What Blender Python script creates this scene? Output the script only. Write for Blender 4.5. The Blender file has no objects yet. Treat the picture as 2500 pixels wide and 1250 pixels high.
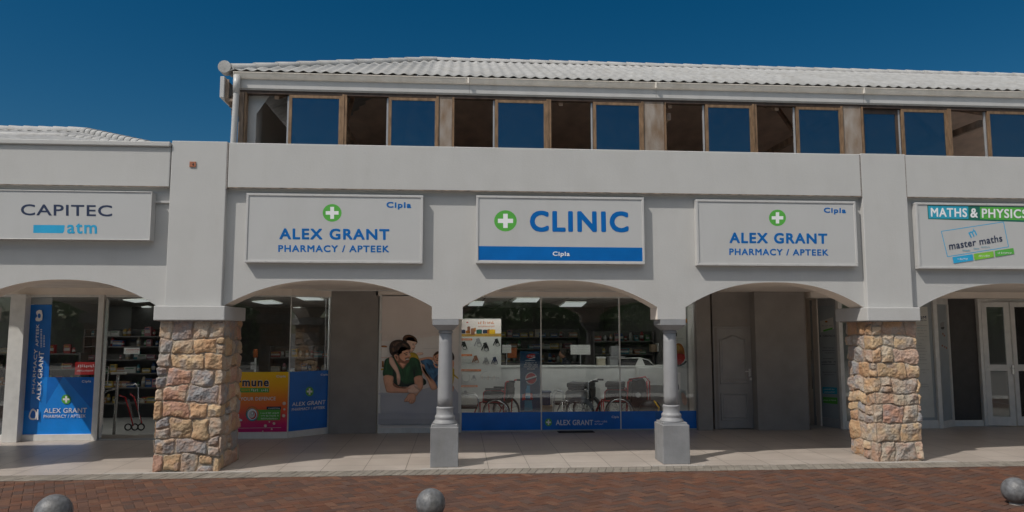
import bpy, math, random
import numpy as np
from mathutils import Vector, Matrix
random.seed(7); np.random.seed(7)
R_ = math.radians
scene = bpy.context.scene
# ------------------------------------------------------------------ camera
F = 1778.16; YAW = R_(4.2786); PITCH = R_(5.6843); EYE = 2.02
cam = bpy.data.objects.new("camera", bpy.data.cameras.new("camera"))
scene.collection.objects.link(cam); scene.camera = cam
cam.location = (0, 0, EYE); cam.rotation_euler = (R_(90) + PITCH, 0, -YAW)
cam.data.sensor_width = 36; cam.data.lens = F / 2500 * 36
cam.data.clip_start = 0.05; cam.data.clip_end = 2000
# ------------------------------------------------------------------ light
ELEV = 51.0; AZ = 33.5        # sunlight travels towards +X (cos AZ) and +Y (sin AZ)
world = bpy.data.worlds.new("World"); scene.world = world; world.use_nodes = True
wn = world.node_tree.nodes; wl = world.node_tree.links
bg = wn['Background']; sky = wn.new('ShaderNodeTexSky'); sky.sky_type = 'NISHITA'
sky.sun_disc = False; sky.sun_elevation = R_(ELEV); sky.sun_rotation = R_(90 + 180 - AZ)
sky.altitude = 200; sky.air_density = 1.0; sky.dust_density = 0.3; sky.ozone_density = 3.5
hs = wn.new('ShaderNodeHueSaturation'); hs.inputs['Hue'].default_value = .4925; hs.inputs['Saturation'].default_value = 1.42; hs.inputs['Value'].default_value = .77
wl.new(sky.outputs[0], hs.inputs['Color']); 
# made-up bright broken cloud behind the camera, added as fill light for the facade
_tc = wn.new('ShaderNodeTexCoord'); _sx = wn.new('ShaderNodeSeparateXYZ'); wl.new(_tc.outputs['Generated'], _sx.inputs[0])
_ns = wn.new('ShaderNodeTexNoise'); _ns.inputs['Scale'].default_value = 2.6; _ns.inputs['Detail'].default_value = 7; wl.new(_tc.outputs['Generated'], _ns.inputs[0])
_cr = wn.new('ShaderNodeMapRange'); _cr.interpolation_type = 'SMOOTHSTEP'; _cr.inputs[1].default_value = .42; _cr.inputs[2].default_value = .58; wl.new(_ns.outputs[0], _cr.inputs[0])
_my = wn.new('ShaderNodeMapRange'); _my.interpolation_type = 'SMOOTHSTEP'; _my.inputs[1].default_value = 0; _my.inputs[2].default_value = -.35; wl.new(_sx.outputs[1], _my.inputs[0])
_mz = wn.new('ShaderNodeMapRange'); _mz.interpolation_type = 'SMOOTHSTEP'; _mz.inputs[1].default_value = .40; _mz.inputs[2].default_value = .6; wl.new(_sx.outputs[2], _mz.inputs[0])
_m1 = wn.new('ShaderNodeMath'); _m1.operation = 'MULTIPLY'; wl.new(_cr.outputs[0], _m1.inputs[0]); wl.new(_my.outputs[0], _m1.inputs[1])
_m2 = wn.new('ShaderNodeMath'); _m2.operation = 'MULTIPLY'; wl.new(_m1.outputs[0], _m2.inputs[0]); wl.new(_mz.outputs[0], _m2.inputs[1])
_cm = wn.new('ShaderNodeMix'); _cm.data_type = 'RGBA'; wl.new(_m2.outputs[0], _cm.inputs[0]); wl.new(hs.outputs[0], _cm.inputs[6]); _cm.inputs[7].default_value = (27, 26.4, 25.4, 1)
wl.new(_cm.outputs[2], bg.inputs[0]); bg.inputs[1].default_value = 0.076
sl = bpy.data.lights.new("sun", 'SUN'); sl.energy = 4.15; sl.angle = R_(0.5); sl.color = (1, .95, .88)
sun = bpy.data.objects.new("sun", sl); scene.collection.objects.link(sun)
sd = Vector((math.cos(R_(AZ)) * math.cos(R_(ELEV)), math.sin(R_(AZ)) * math.cos(R_(ELEV)), -math.sin(R_(ELEV))))
sun.rotation_euler = sd.to_track_quat('-Z', 'Y').to_euler(); sun.location = (-20, -15, 30)
vs = scene.view_settings; vs.view_transform = 'Standard'; vs.look = 'None'; vs.gamma = 1; vs.exposure = -0.36; scene.cycles.diffuse_bounces = 8; scene.cycles.max_bounces = 16; scene.cycles.transparent_max_bounces = 24

# ------------------------------------------------------------------ pixel -> place
_fw = Vector((math.sin(YAW) * math.cos(PITCH), math.cos(YAW) * math.cos(PITCH), math.sin(PITCH)))
_rt = Vector((math.cos(YAW), -math.sin(YAW), 0)); _up = _rt.cross(_fw)
_eye = Vector((0, 0, EYE))
def ray(x, y): return _fw + _rt * ((x - 1250) / F) - _up * ((y - 625) / F)
def P(x, y, Y):                       # point of the photograph on the vertical plane at distance Y
    d = ray(x, y); return _eye + d * (Y / d.y)
def G(x, y, z=0.0):                   # point of the photograph on the level z
    d = ray(x, y); return _eye + d * ((z - EYE) / d.z)
def PX(x, y, Y): return P(x, y, Y).x
def PZ(x, y, Y): return P(x, y, Y).z

# ------------------------------------------------------------------ materials
MATS = {}
def mat(name, col, rough=.6, metal=0, var=.08, scale=6, bump=0, bscale=60, spec=.5, emit=0, col2=None, stretch=None, dirt=0):
    if name in MATS: return MATS[name]
    m = bpy.data.materials.new(name); m.use_nodes = True; nt = m.node_tree; n = nt.nodes; l = nt.links
    b = n['Principled BSDF']; b.inputs['Roughness'].default_value = rough; b.inputs['Metallic'].default_value = metal
    b.inputs['Specular IOR Level'].default_value = spec
    tc = n.new('ShaderNodeTexCoord'); mp = n.new('ShaderNodeMapping'); l.new(tc.outputs['Object'], mp.inputs[0])
    if stretch: mp.inputs['Scale'].default_value = stretch
    nz = n.new('ShaderNodeTexNoise'); nz.inputs['Scale'].default_value = scale; nz.inputs['Detail'].default_value = 6
    l.new(mp.outputs[0], nz.inputs[0])
    rp = n.new('ShaderNodeValToRGB'); l.new(nz.outputs[0], rp.inputs[0])
    c2 = col2 if col2 else tuple(c * (1 - var * 2) for c in col)
    rp.color_ramp.elements[0].position = .3; rp.color_ramp.elements[1].position = .7
    rp.color_ramp.elements[0].color = (*c2, 1); rp.color_ramp.elements[1].color = (*[min(1, c * (1 + (0 if col2 else var))) for c in col], 1)
    out = rp.outputs[0]
    if dirt:
        n2 = n.new('ShaderNodeTexNoise'); n2.inputs['Scale'].default_value = 1.3; n2.inputs['Detail'].default_value = 9; n2.inputs['Roughness'].default_value = .7
        mp2 = n.new('ShaderNodeMapping'); mp2.inputs['Scale'].default_value = (2.2, 2.2, .5); l.new(tc.outputs['Object'], mp2.inputs[0]); l.new(mp2.outputs[0], n2.inputs[0])
        r2 = n.new('ShaderNodeValToRGB'); r2.color_ramp.elements[0].position = .48; r2.color_ramp.elements[1].position = .8
        r2.color_ramp.elements[0].color = (1, 1, 1, 1); r2.color_ramp.elements[1].color = (1 - dirt, 1 - dirt * 1.15, 1 - dirt * 1.4, 1)
        mx = n.new('ShaderNodeMix'); mx.data_type = 'RGBA'; mx.blend_type = 'MULTIPLY'; mx.inputs[0].default_value = 1
        l.new(n2.outputs[0], r2.inputs[0]); l.new(out, mx.inputs[6]); l.new(r2.outputs[0], mx.inputs[7]); out = mx.outputs[2]
    l.new(out, b.inputs['Base Color'])
    if emit:
        l.new(out, b.inputs['Emission Color']); b.inputs['Emission Strength'].default_value = emit
    if bump:
        bz = n.new('ShaderNodeTexNoise'); bz.inputs['Scale'].default_value = bscale; bz.inputs['Detail'].default_value = 5
        l.new(tc.outputs['Object'], bz.inputs[0])
        bp = n.new('ShaderNodeBump'); bp.inputs['Strength'].default_value = bump; bp.inputs['Distance'].default_value = .01
        l.new(bz.outputs[0], bp.inputs['Height']); l.new(bp.outputs[0], b.inputs['Normal'])
    MATS[name] = m; return m

def attr_mat(name, rough, bump, bscale, mix, col2, nscale=9, spec=.3):
    """base colour from the mesh's own 'col' attribute (a colour per stone or brick) with mineral mottling"""
    m = bpy.data.materials.new(name); m.use_nodes = True; nt = m.node_tree; n = nt.nodes; l = nt.links
    b = n['Principled BSDF']; b.inputs['Roughness'].default_value = rough; b.inputs['Specular IOR Level'].default_value = spec
    at = n.new('ShaderNodeAttribute'); at.attribute_name = 'col'
    tc = n.new('ShaderNodeTexCoord'); nz = n.new('ShaderNodeTexNoise'); nz.inputs['Scale'].default_value = nscale; nz.inputs['Detail'].default_value = 8; nz.inputs['Roughness'].default_value = .65
    l.new(tc.outputs['Object'], nz.inputs[0])
    rp = n.new('ShaderNodeValToRGB'); rp.color_ramp.elements[0].position = .42; rp.color_ramp.elements[1].position = .62
    rp.color_ramp.elements[0].color = (0, 0, 0, 1); rp.color_ramp.elements[1].color = (mix, mix, mix, 1)
    l.new(nz.outputs[0], rp.inputs[0])
    mx = n.new('ShaderNodeMix'); mx.data_type = 'RGBA'; l.new(rp.outputs[0], mx.inputs[0]); l.new(at.outputs[0], mx.inputs[6]); mx.inputs[7].default_value = (*col2, 1)
    nf = n.new('ShaderNodeTexNoise'); nf.inputs['Scale'].default_value = 70; nf.inputs['Detail'].default_value = 6; l.new(tc.outputs['Object'], nf.inputs[0])
    rf = n.new('ShaderNodeValToRGB'); rf.color_ramp.elements[0].color = (.6, .6, .6, 1); rf.color_ramp.elements[1].color = (1.25, 1.25, 1.25, 1); l.new(nf.outputs[0], rf.inputs[0])
    m2 = n.new('ShaderNodeMix'); m2.data_type = 'RGBA'; m2.blend_type = 'MULTIPLY'; m2.inputs[0].default_value = 1
    l.new(mx.outputs[2], m2.inputs[6]); l.new(rf.outputs[0], m2.inputs[7]); l.new(m2.outputs[2], b.inputs['Base Color'])
    bp = n.new('ShaderNodeBump'); bp.inputs['Strength'].default_value = bump; bp.inputs['Distance'].default_value = .01
    bz = n.new('ShaderNodeTexNoise'); bz.inputs['Scale'].default_value = bscale; bz.inputs['Detail'].default_value = 7; l.new(tc.outputs['Object'], bz.inputs[0])
    l.new(bz.outputs[0], bp.inputs['Height']); l.new(bp.outputs[0], b.inputs['Normal'])
    MATS[name] = m; return m

def glass(name, tint=(.9, .93, .92), refl=2.0, coat=0.0, gtint=(1, 1, 1), smear=.02):
    m = bpy.data.materials.new(name); m.use_nodes = True; nt = m.node_tree; n = nt.nodes; l = nt.links
    n.remove(n['Principled BSDF']); o = n['Material Output']
    tr = n.new('ShaderNodeBsdfTransparent'); tr.inputs[0].default_value = (*tint, 1)
    gl = n.new('ShaderNodeBsdfGlossy'); gl.inputs[0].default_value = (*gtint, 1); gl.inputs['Roughness'].default_value = 0.0
    tc = n.new('ShaderNodeTexCoord'); nz = n.new('ShaderNodeTexNoise'); nz.inputs['Scale'].default_value = 1.1; nz.inputs['Detail'].default_value = 1
    l.new(tc.outputs['Object'], nz.inputs[0]); bp = n.new('ShaderNodeBump'); bp.inputs['Strength'].default_value = .25; bp.inputs['Distance'].default_value = .01
    l.new(nz.outputs[0], bp.inputs['Height']); l.new(bp.outputs[0], gl.inputs['Normal'])
    fr = n.new('ShaderNodeFresnel'); fr.inputs[0].default_value = 1.5
    ma = n.new('ShaderNodeMath'); ma.operation = 'MULTIPLY_ADD'; ma.inputs[1].default_value = refl; ma.inputs[2].default_value = coat; ma.use_clamp = True
    l.new(fr.outputs[0], ma.inputs[0])
    mx = n.new('ShaderNodeMixShader'); l.new(ma.outputs[0], mx.inputs[0]); l.new(tr.outputs[0], mx.inputs[1]); l.new(gl.outputs[0], mx.inputs[2])
    last = mx.outputs[0]
    if smear:      # dust and dried splashes on the pane
        nd = n.new('ShaderNodeTexNoise'); nd.inputs['Scale'].default_value = 7; nd.inputs['Detail'].default_value = 10; nd.inputs['Roughness'].default_value = .75
        l.new(tc.outputs['Object'], nd.inputs[0]); rr = n.new('ShaderNodeValToRGB')
        rr.color_ramp.elements[0].position = .35; rr.color_ramp.elements[0].color = (smear * .35,) * 3 + (1,)
        rr.color_ramp.elements[1].position = .78; rr.color_ramp.elements[1].color = (smear * 4,) * 3 + (1,)
        l.new(nd.outputs[0], rr.inputs[0]); df = n.new('ShaderNodeBsdfDiffuse'); df.inputs[0].default_value = (.55, .53, .5, 1)
        m2 = n.new('ShaderNodeMixShader'); l.new(rr.outputs[0], m2.inputs[0]); l.new(last, m2.inputs[1]); l.new(df.outputs[0], m2.inputs[2]); last = m2.outputs[0]
    l.new(last, o.inputs[0]); MATS[name] = m; return m

STUC = mat('white_stucco', (.475, .468, .453), .85, var=.018, scale=2.2, bump=.18, bscale=45, dirt=.055)
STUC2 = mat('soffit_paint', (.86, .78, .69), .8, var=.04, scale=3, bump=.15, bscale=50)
ROOF = mat('painted_roof_tile', (.41, .405, .395), .8, var=.08, scale=4, bump=.25, bscale=30, dirt=.22)
TRIMW = mat('white_gloss_trim', (.50, .49, .475), .4, var=.03, scale=4, dirt=.12)
ALU = mat('white_aluminium', (.74, .73, .7), .35, .1, var=.04, scale=8, dirt=.1)
ALUG = mat('grey_aluminium', (.42, .43, .44), .35, .3, var=.05, scale=8)
STEEL = mat('brushed_steel', (.62, .61, .6), .25, .9, var=.05, scale=20)
BRONZE = mat('faded_bronze', (.30, .185, .105), .42, .35, var=.18, scale=7, bump=.1, dirt=.3, stretch=(3, 3, 1))
BRONZED = mat('dark_bronze', (.085, .055, .04), .5, .2, var=.2, scale=8)
RUST = mat('rust_stained_board', (.34, .30, .265), .8, col2=(.20, .13, .08), scale=3.2, bump=.3, dirt=.35, stretch=(2, 2, .8))
WOOD = mat('weathered_timber', (.27, .20, .15), .75, var=.25, scale=8, bump=.3, stretch=(8, 8, .7))
RAFTER = mat('rafter_brown', (.5, .37, .29), .8, var=.2, scale=6)
GUTTER = mat('gutter_paint', (.80, .74, .66), .4, var=.05, scale=6, dirt=.2)
GREYW = mat('charcoal_wall_paint', (.30, .275, .252), .75, var=.07, scale=2.5, bump=.2, bscale=50)
GREYD = mat('charcoal_door_paint', (.36, .34, .325), .35, var=.05, scale=4)
COLG = mat('pale_grey_column_paint', (.28, .283, .292), .55, var=.05, scale=5, bump=.12, bscale=40, dirt=.12)
PLIN = mat('grey_plinth_paint', (.235, .238, .244), .7, var=.06, scale=6, bump=.3, bscale=35, dirt=.2)
WARMEDGE = mat('warm_bounce_edge', (.24, .19, .15), .9, var=.4, scale=9, stretch=(1, 1, 6))  # brown colour standing for warm light reflected onto the band's underside
BALL = mat('grey_bollard_paint', (.15, .152, .157), .42, var=.22, scale=22, bump=.5, bscale=70, dirt=.45)
DARK = mat('black_void', (.012, .012, .012), .8)
BLACK = mat('black_vinyl', (.010, .010, .011), .5, var=.2, scale=12, bump=.1)
RUBBER = mat('black_rubber', (.02, .02, .02), .7)
MORTAR = mat('concrete_apron', (.37, .345, .315), .85, var=.1, scale=5, bump=.3, dirt=.25)
INFLOOR = mat('shop_floor_vinyl', (.42, .41, .39), .4, var=.08, scale=5)
INWALL = mat('shop_wall_paint', (.22, .21, .2), .8)
INCEIL = mat('shop_ceiling_board', (.75, .72, .68), .8, var=.05, scale=3)
WHITEB = mat('white_melamine', (.62, .62, .585), .5, var=.03)
SHELF = mat('dark_shelf', (.08, .075, .07), .6)
CARD = mat('cardboard', (.36, .26, .17), .8, var=.15)
SIGNW = mat('sign_white_acrylic', (.48, .475, .465), .4, var=.012, scale=2, dirt=.05)
BLUE = mat('signal_blue_vinyl', (.001, .125, .42), .3, var=.06, scale=3)
BLUE2 = mat('deep_blue_vinyl', (.002, .16, .60), .3, var=.08, scale=3)
BLUE3 = mat('bright_blue_vinyl', (.008, .25, .8), .3, var=.08, scale=3)
NAVY = mat('navy_vinyl', (.012, .02, .07), .3)
GREENV = mat('leaf_green_vinyl', (.10, .40, .06), .35, var=.05)
GREEN2 = mat('dark_green_vinyl', (.02, .14, .10), .35)
GREEN3 = mat('lime_green_vinyl', (.22, .52, .05), .35)
CYAN = mat('cyan_vinyl', (.03, .36, .62), .35, var=.04)
TEAL = mat('teal_vinyl', (.03, .33, .47), .35, var=.04)
WHITEV = mat('white_vinyl', (.82, .82, .82), .35, var=.02)
SLATE = mat('slate_lettering', (.035, .045, .09), .3, var=.1)
GREYV = mat('grey_print', (.3, .3, .3), .5)
BLACKV = mat('black_print', (.02, .02, .022), .4)
ORANGE = mat('orange_print', (.75, .2, .03), .4)
YELLOW = mat('yellow_print', (.85, .5, .02), .4)
RED = mat('red_print', (.55, .02, .02), .4)
REDM = mat('red_metal_paint', (.42, .015, .02), .3, .2)
AMBER = mat('amber_print', (.45, .16, .02), .3, var=.3, scale=9)
SKIN = mat('printed_skin_tone', (.80, .40, .25), .5, var=.12, scale=5)
SKIN2 = mat('printed_skin_tone_light', (.88, .56, .42), .5, var=.08, scale=5)
SKIN3 = mat('printed_skin_shadow', (.34, .14, .08), .5, var=.12, scale=5)
HAIR = mat('printed_brown_hair', (.045, .022, .012), .5, var=.35, scale=22)
HAIR2 = mat('printed_auburn_hair', (.12, .05, .02), .5, var=.3, scale=22)
SHIRTG = mat('printed_green_shirt', (.02, .085, .03), .5, var=.3, scale=5)
SHIRTD = mat('printed_dark_fold', (.012, .03, .018), .5, var=.2, scale=5)
DENIM = mat('printed_denim', (.05, .16, .30), .5, var=.3, scale=9)
DENIM2 = mat('printed_denim_dark', (.025, .075, .16), .5, var=.3, scale=9)
SHIRTY = mat('printed_yellow_shirt', (.62, .42, .03), .5, var=.2, scale=7)
PCOUCH = mat('printed_sofa_grey', (.56, .55, .57), .5, var=.06, scale=2, col2=(.48, .48, .52))
PBACK = mat('printed_room_beige', (.84, .75, .69), .5, col2=(.77, .68, .62), scale=1.5)
PLIGHT = mat('printed_pale_kitchen', (.88, .84, .79), .5, col2=(.82, .76, .71), scale=3)
PALEP = mat('poster_pale_paper', (.60, .60, .56), .4, var=.03)
FROST = mat('frosted_film', (.34, .38, .40), .35, var=.05, scale=2)
TERRA = mat('terracotta_plate', (.40, .14, .07), .5, var=.2, scale=30)
LEAF = mat('hedge_leaf', (.15, .32, .06), .5, col2=(.07, .15, .03), scale=1.5)
BARK = mat('tree_bark', (.12, .09, .065), .9, var=.3, scale=8, bump=.5)
CEILGL = mat('ceiling_light_diffuser', (.9, .97, .93), .5, emit=.5, var=.02)
FILLGL = mat('fill_panel_diffuser', (.9, .93, .9), .5, emit=6.5, var=.02)  # emission for the added fill panels
GLASS = glass('shop_glass', (.97, .98, .98), 1.25, 0, smear=.002)
GLASSU = glass('coated_upper_glass', (.30, .33, .36), .5, .25, (.66, .84, .93), smear=.006)
STONE = attr_mat('chiselled_stone', .85, .6, 38, .45, (.44, .22, .11), 6)
BRICK = attr_mat('clay_paver', .85, .35, 60, .25, (.06, .04, .034), 5)
KERB = attr_mat('grey_paver', .85, .4, 60, .3, (.2, .18, .15), 5)

# ------------------------------------------------------------------ mesh builder
class MB:
    def __init__(s, M=None): s.v = []; s.f = []; s.m = []; s.mats = []; s.M = M; s.smooth = []; s.cols = None
    def mi(s, m):
        if m not in s.mats: s.mats.append(m)
        return s.mats.index(m)
    def vert(s, p):
        p = Vector(p)
        if s.M is not None: p = s.M @ p
        s.v.append(tuple(p)); return len(s.v) - 1
    def face(s, pts, m, sm=False):
        s.f.append([s.vert(p) for p in pts]); s.m.append(s.mi(m)); s.smooth.append(sm); return s
    def box(s, x0, x1, y0, y1, z0, z1, m):
        if x0 > x1: x0, x1 = x1, x0
        if y0 > y1: y0, y1 = y1, y0
        if z0 > z1: z0, z1 = z1, z0
        i = [s.vert((x, y, z)) for z in (z0, z1) for x, y in ((x0, y0), (x1, y0), (x1, y1), (x0, y1))]
        k = s.mi(m)
        for q in ((0, 3, 2, 1), (4, 5, 6, 7), (0, 1, 5, 4), (1, 2, 6, 5), (2, 3, 7, 6), (3, 0, 4, 7)):
            s.f.append([i[j] for j in q]); s.m.append(k); s.smooth.append(False)
        return s
    def prism(s, pts, d, m, ends=True):
        """closed outline pts (3D) extruded by vector d"""
        d = Vector(d); a = [s.vert(p) for p in pts]; b = [s.vert(Vector(p) + d) for p in pts]; k = s.mi(m); n = len(pts)
        if ends: s.f += [a[::-1], b]; s.m += [k, k]; s.smooth += [False, False]
        for i in range(n): s.f.append([a[i], a[(i + 1) % n], b[(i + 1) % n], b[i]]); s.m.append(k); s.smooth.append(False)
        return s
    def lathe(s, c, prof, m, n=28, sm=True, axis='Z'):
        c = Vector(c); k = s.mi(m); rings = []
        for r, h in prof:
            ring = []
            for i in range(n):
                a = 2 * math.pi * i / n; u, w = r * math.cos(a), r * math.sin(a)
                p = {'Z': (u, w, h), 'X': (h, u, w), 'Y': (u, h, w)}[axis]
                ring.append(s.vert(c + Vector(p)))
            rings.append(ring)
        for a, b in zip(rings, rings[1:]):
            for i in range(n): s.f.append([a[i], a[(i + 1) % n], b[(i + 1) % n], b[i]]); s.m.append(k); s.smooth.append(sm)
        s.f += [rings[0][::-1], rings[-1]]; s.m += [k, k]; s.smooth += [False, False]; return s
    def tube(s, pts, r, m, n=8, closed=False):
        pts = [Vector(p) for p in pts]; k = s.mi(m); rings = []; N = len(pts)
        for j, p in enumerate(pts):
            if closed: t = (pts[(j + 1) % N] - pts[j - 1])
            else: t = pts[min(j + 1, N - 1)] - pts[max(j - 1, 0)]
            t = t.normalized() if t.length > 1e-9 else Vector((0, 0, 1))
            ref = Vector((0, 0, 1)) if abs(t.z) < .9 else Vector((1, 0, 0))
            if j and not closed and False: pass
            u = t.cross(ref).normalized(); w = t.cross(u)
            if rings and u.dot(s._u) < 0 and abs(t.z) >= .9: pass
            s._u = u
            rr = r[j] if isinstance(r, (list, tuple)) else r
            rings.append([s.vert(p + u * rr * math.cos(2 * math.pi * i / n) + w * rr * math.sin(2 * math.pi * i / n)) for i in range(n)])
        pr = list(zip(rings, rings[1:])) + ([(rings[-1], rings[0])] if closed else [])
        for a, b in pr:
            o = min(range(n), key=lambda q: (Vector(s.v[a[0]]) - Vector(s.v[b[q]])).length)
            for i in range(n): s.f.append([a[i], a[(i + 1) % n], b[(i + 1 + o) % n], b[(i + o) % n]]); s.m.append(k); s.smooth.append(True)
        if not closed: s.f += [rings[0][::-1], rings[-1]]; s.m += [k, k]; s.smooth += [False, False]
        return s
    def ring(s, c, R, r, m, axis='Y', n=28, k=6):
        c = Vector(c); pts = []
        for i in range(n):
            a = 2 * math.pi * i / n; u, w = R * math.cos(a), R * math.sin(a)
            pts.append(c + Vector({'Y': (u, 0, w), 'Z': (u, w, 0), 'X': (0, u, w)}[axis]))
        return s.tube(pts, r, m, k, True)
    def ball(s, c, R, m, n=16, sx=1, sy=1, sz=1):
        c = Vector(c); k = s.mi(m); rings = []
        for j in range(1, n // 2):
            t = math.pi * j / (n // 2)
            rings.append([s.vert(c + Vector((R * sx * math.sin(t) * math.cos(2 * math.pi * i / n), R * sy * math.sin(t) * math.sin(2 * math.pi * i / n), R * sz * math.cos(t)))) for i in range(n)])
        top = s.vert(c + Vector((0, 0, R * sz))); bot = s.vert(c - Vector((0, 0, R * sz)))
        for a, b in zip(rings, rings[1:]):
            for i in range(n): s.f.append([a[i], b[i], b[(i + 1) % n], a[(i + 1) % n]]); s.m.append(k); s.smooth.append(True)
        for i in range(n):
            s.f.append([top, rings[0][i], rings[0][(i + 1) % n]]); s.f.append([bot, rings[-1][(i + 1) % n], rings[-1][i]]); s.m += [k, k]; s.smooth += [True, True]
        return s
    def build(s, name, parent=None, bevel=0, seg=2, origin=None):
        me = bpy.data.meshes.new(name); vv = s.v
        o = bpy.data.objects.new(name, me)
        off = Vector((0, 0, 0))
        if parent is not None: off = Vector(parent['_o']) if '_o' in parent else Vector((0, 0, 0))
        elif origin is not None: off = Vector(origin)
        me.from_pydata([(x - off.x, y - off.y, z - off.z) for x, y, z in vv], [], s.f)
        for m in s.mats: me.materials.append(m)
        me.polygons.foreach_set('material_index', s.m); me.polygons.foreach_set('use_smooth', s.smooth)
        if s.cols is not None:
            ca = me.color_attributes.new('col', 'FLOAT_COLOR', 'POINT'); ca.data.foreach_set('color', np.asarray(s.cols, dtype=np.float32).ravel())
        me.update(); scene.collection.objects.link(o)
        if parent is not None:
            o.parent = parent; o['_o'] = tuple(off)
        else: o.location = off; o['_o'] = tuple(off)
        if bevel:
            b = o.modifiers.new('bevel', 'BEVEL'); b.width = bevel; b.segments = seg; b.limit_method = 'ANGLE'
        return o
def thing(name, label, cat, loc=(0, 0, 0), group=None):
    o = bpy.data.objects.new(name, None); scene.collection.objects.link(o); o.location = loc; o['_o'] = tuple(loc)
    o.empty_display_size = .2; o['label'] = label; o['category'] = cat
    if group: o['group'] = group
    return o
def tag(o, label=None, cat=None, group=None, kind=None):
    if label: o['label'] = label
    if cat: o['category'] = cat
    if group: o['group'] = group
    if kind: o['kind'] = kind
    return o
def copy_tree(o, parent=None):
    c = o.copy(); scene.collection.objects.link(c)
    if parent is not None: c.parent = parent
    for ch in [k for k in CH.get(o.name, [])]: pass
    for ch in list(o.children): copy_tree(ch, c)
    return c
CH = {}

# ------------------------------------------------------------------ flat print on a real plane
_tc = {}
def text_geo(s, bold=0.0):
    key = (s, bold)
    if key in _tc: return _tc[key]
    cu = bpy.data.curves.new('t', 'FONT'); cu.body = s; cu.size = 1; cu.offset = 0; cu.resolution_u = 4; cu.space_character = 1.0 + 3.4 * bold
    o = bpy.data.objects.new('t', cu); scene.collection.objects.link(o)
    dg = bpy.context.evaluated_depsgraph_get(); dg.update(); me = o.evaluated_get(dg).to_mesh()
    v = [(p.co.x, p.co.y) for p in me.vertices]; f = [list(p.vertices) for p in me.polygons]
    o.evaluated_get(dg).to_mesh_clear(); bpy.data.objects.remove(o); bpy.data.curves.remove(cu)
    xs = [p[0] for p in v]; ys = [p[1] for p in v]; x0, x1, y0, y1 = min(xs), max(xs), min(ys), max(ys)
    v = [((x - x0) / (x1 - x0), (y - y0) / (y1 - y0)) for x, y in v]
    _tc[key] = (v, f); return v, f
def smooth_poly(pts, n=4):
    N = len(pts); out = []
    for i in range(N):
        p0, p1, p2, p3 = (pts[(i + j - 1) % N] for j in range(4))
        for k in range(n):
            t = k / n; t2 = t * t; t3 = t2 * t
            out.append(tuple(.5 * (2 * p1[a] + (p2[a] - p0[a]) * t + (2 * p0[a] - 5 * p1[a] + 4 * p2[a] - p3[a]) * t2 + (3 * p1[a] - p0[a] - 3 * p2[a] + p3[a]) * t3) for a in (0, 1)))
    return out
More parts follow.
